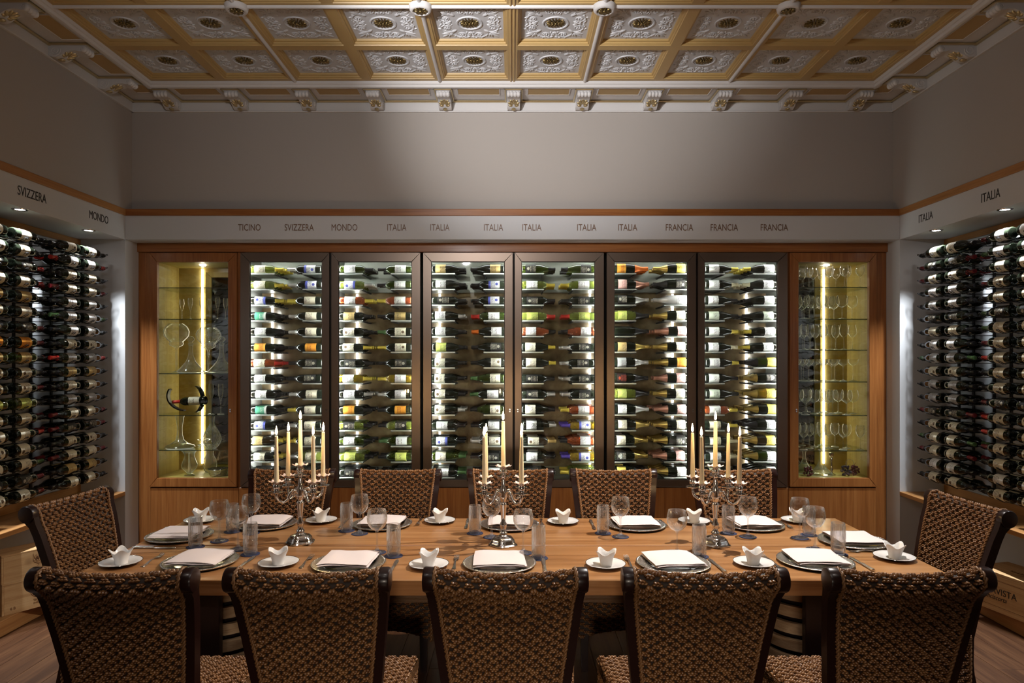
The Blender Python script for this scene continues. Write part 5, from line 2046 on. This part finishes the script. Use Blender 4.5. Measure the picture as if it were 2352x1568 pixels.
for k in range(4):
    a = PI / 2 * k
    ca, sa_ = math.cos(a), math.sin(a)
    m_ = MB()
    prof = [(0.010, 0.262), (0.028, 0.288), (0.048, 0.292), (0.062, 0.272), (0.078, 0.242), (0.100, 0.232), (0.124, 0.244), (0.137, 0.266), (AR, 0.290)]
    pts = []
    for i in range(len(prof) - 1):
        for t in (0, 0.5):
            pts.append((prof[i][0] * (1 - t) + prof[i + 1][0] * t, prof[i][1] * (1 - t) + prof[i + 1][1] * t))
    pts.append(prof[-1])
    m_.tube([(ca * r_, sa_ * r_, z) for r_, z in pts], 0.0078, 8)
    # inner curl
    m_.tube([(ca * (0.060 + (0.018 - 0.0009 * j) * math.cos(j * 0.55 + 1.2)), sa_ * (0.060 + (0.018 - 0.0009 * j) * math.cos(j * 0.55 + 1.2)), 0.262 + (0.018 - 0.0009 * j) * math.sin(j * 0.55 + 1.2)) for j in range(14)], 0.004, 6)
    ar = obj('arm', m_, silver, cnd, smooth=60)
    TT = Matrix.Translation((ca * AR, sa_ * AR, 0))
    obj('socket', MB().lathe([(0.007, 0.286), (0.034, 0.292), (0.036, 0.296), (0.012, 0.302), (0.018, 0.314), (0.021, 0.328), (0.013, 0.340), (0.017, 0.346), (0, 0.346)], 20, T=TT), silver, ar, smooth=60)
    dm_ = dish_mesh(0.347, 0.034)
    dm_.v = [(v[0] + ca * AR, v[1] + sa_ * AR, v[2]) for v in dm_.v]
    obj('drip_dish', dm_, pink_dish, ar, smooth=80)
# candle with wick and flame, base at the origin
cl_ = empty('taper_candle')
obj('wax_body', MB().lathe([(0, 0.0), (0.0125, 0.0), (0.0125, 0.01), (0.0085, 0.240), (0.0075, 0.246), (0.0, 0.245)], 18), wax, cl_, smooth=50)
obj('wick', MB().tube([(0, 0, 0.244), (0.0004, 0, 0.256)], 0.0011, 5), wick_mat, cl_)
obj('flame', MB().lathe([(0, 0.252), (0.0042, 0.256), (0.0062, 0.264), (0.0056, 0.274), (0.0032, 0.286), (0.0012, 0.295), (0, 0.300)], 12), flame_mat, cl_, smooth=180)
CNAMES = ['nearest the stacked-crates end', 'in the middle of the table', 'at the single-crate end of the table']
CNAMES = ['toward the stacked-crates end of the table', 'in the middle of the table', 'toward the single-crate end of the table']
CSH = ['nearer stacked crates', 'mid-table', 'nearer single crate']
for ci, (px, py, ang) in enumerate(((690, 1246, 46), (1156, 1251, 45), (1643, 1251, 44))):
    x, y = T(px, py)
    o = cnd if ci == 0 else dup(cnd)
    o.location = (x, y, TZ + 0.0005)
    o.rotation_euler = (0, 0, R(ang))
    tag(o, 'silver five-armed candelabrum with lit candles ' + CNAMES[ci], 'candelabrum', 'silver candelabra')
    for k in range(5):
        if k == 4:
            p = (x, y, TZ + 0.4215)
            lb = 'lit taper candle in the raised centre of the candelabrum ' + CSH[ci]
        else:
            a = R(ang) + PI / 2 * k
            p = (x + AR * math.cos(a), y + AR * math.sin(a), TZ + 0.3475)
            lb = 'lit taper candle on %s arm %s, candelabrum %s' % ('cabinet-side' if math.sin(a) > 0 else 'room-side', 'toward stacked crates' if math.cos(a) < 0 else 'away from stacked crates', CSH[ci])
        c = cl_ if 'candle' not in first else dup(cl_)
        first['candle'] = 1
        c.location = p
        c.rotation_euler = (random.uniform(-0.012, 0.012), random.uniform(-0.012, 0.012), 0)
        tag(c, lb, 'candle', 'lit candles')

# ------------------------------------------------------------------ wooden wine crates on the plinths
def crate(name, L_, D_, H_, loc, rz, label, lid=0.012, grp=None):
    e = empty(name, loc, rz)
    t_ = 0.012
    obj('front_board', MB().cbox(0, L_, 0, t_, 0, H_ - lid - 0.001, 0.0015), box_wood, e)
    obj('back_board', MB().cbox(0, L_, D_ - t_, D_, 0, H_ - lid - 0.001, 0.0015), box_wood, e)
    obj('end_board', MB().cbox(-t_, 0, 0, D_, 0, H_ - lid - 0.001, 0.0015), box_wood, e)
    obj('end_board', MB().cbox(L_, L_ + t_, 0, D_, 0, H_ - lid - 0.001, 0.0015), box_wood, e)
    obj('bottom_board', MB().box(0, L_, t_, D_ - t_, 0.0, 0.008), box_wood, e)
    obj('lid', MB().cbox(-t_, L_ + t_, 0, D_, H_ - lid, H_, 0.0015), box_wood, e)
    tag(e, label, 'crate', grp)
    return e
# stacked crates: front face runs from (-3.28, 4.41) turned about 34 degrees from the wall
rz = R(90 - 33)
L_, D_ = 0.33, 0.20
c1 = crate('wine_crate', L_, D_, 0.205, (-3.285, 4.41, 0.10), rz, 'pale pine wine crate branded TICINO, lower one of the stack', grp='stacked wine crates')
c2 = crate('wine_crate', L_, D_, 0.185, (-3.288, 4.41, 0.3055), rz, 'pale pine wine crate with burnt crest, upper one of the stack', grp='stacked wine crates')
fy = -0.0006
text('VINA', 0.034, brand_ink, c1, (0.175, fy, 0.18), (R(90), 0, 0), 0.9)
text('TICINO', 0.022, brand_ink, c1, (0.20, fy, 0.055), (R(90), 0, 0), 0.9)
text('SVIZZERA', 0.016, brand_ink, c1, (0.20, fy, 0.035), (R(90), 0, 0), 0.9)
text('6 B', 0.026, brand_ink, c1, (0.05, fy, 0.035), (R(90), 0, 0), 0.9)
em = MB()
for r1, r2 in ((0.048, 0.042), (0.040, 0.036)):
    em.tube([(0.20 + r1 * math.cos(2 * PI * k / 30), fy, 0.115 + r2 * math.sin(2 * PI * k / 30)) for k in range(30)], 0.0018, 4, closed=True)
for k in range(5):
    em.tube([(0.182 + 0.009 * k, fy, 0.088), (0.180 + 0.010 * k, fy, 0.115), (0.190 + 0.005 * k, fy, 0.142)], 0.002, 4)
obj('brand_mark', em, brand_ink, c1)
em = MB()
rr = random.Random(2)
for k in range(16):
    a, q = rr.uniform(0, 6.28), rr.uniform(0.004, 0.034)
    cx_, cz_ = 0.20 + q * math.cos(a), 0.125 + q * 1.2 * math.sin(a)
    em.tube([(cx_ + 0.010 * math.cos(t * 0.8 + a), fy, cz_ + 0.010 * math.sin(t * 0.8 + a)) for t in range(6)], 0.0011, 4)
for q in (-1, 1):
    em.tube([(0.20 + q * 0.030, fy, 0.160), (0.20 + q * 0.032, fy, 0.110), (0.20, fy, 0.085)], 0.0014, 4)
obj('brand_mark', em, brand_ink, c2)
text('"IL C', 0.022, brand_ink, c2, (0.16, fy, 0.045), (R(90), 0, 0), 0.9, shear=0.2)
# single crate under the right bench, its front facing the room
rz2 = math.atan2(-0.345, 0.075)
c3 = crate('wine_crate', 0.62, 0.30, 0.257, (3.148, 4.66, 0.10), rz2, 'long pine wine crate with black lettering, alone under the bench', lid=0.016)
text('BELLAVISTA', 0.060, ink_black, c3, (0.165, fy, 0.135), (R(90), 0, 0), 0.95)
text('Franciacorta', 0.044, ink_black, c3, (0.15, fy, 0.092), (R(90), 0, 0), 0.85, shear=0.35)
ln = MB()
for zz in (0.035, 0.205):
    ln.box(0.01, 0.61, fy - 0.0003, fy, zz, zz + 0.0022)
obj('printed_rule', ln, brand_ink, c3)
text('ELSAVETTA', 0.040, brand_ink, c3, (0.25, 0.13, 0.2575), (0, 0, PI), 0.9)
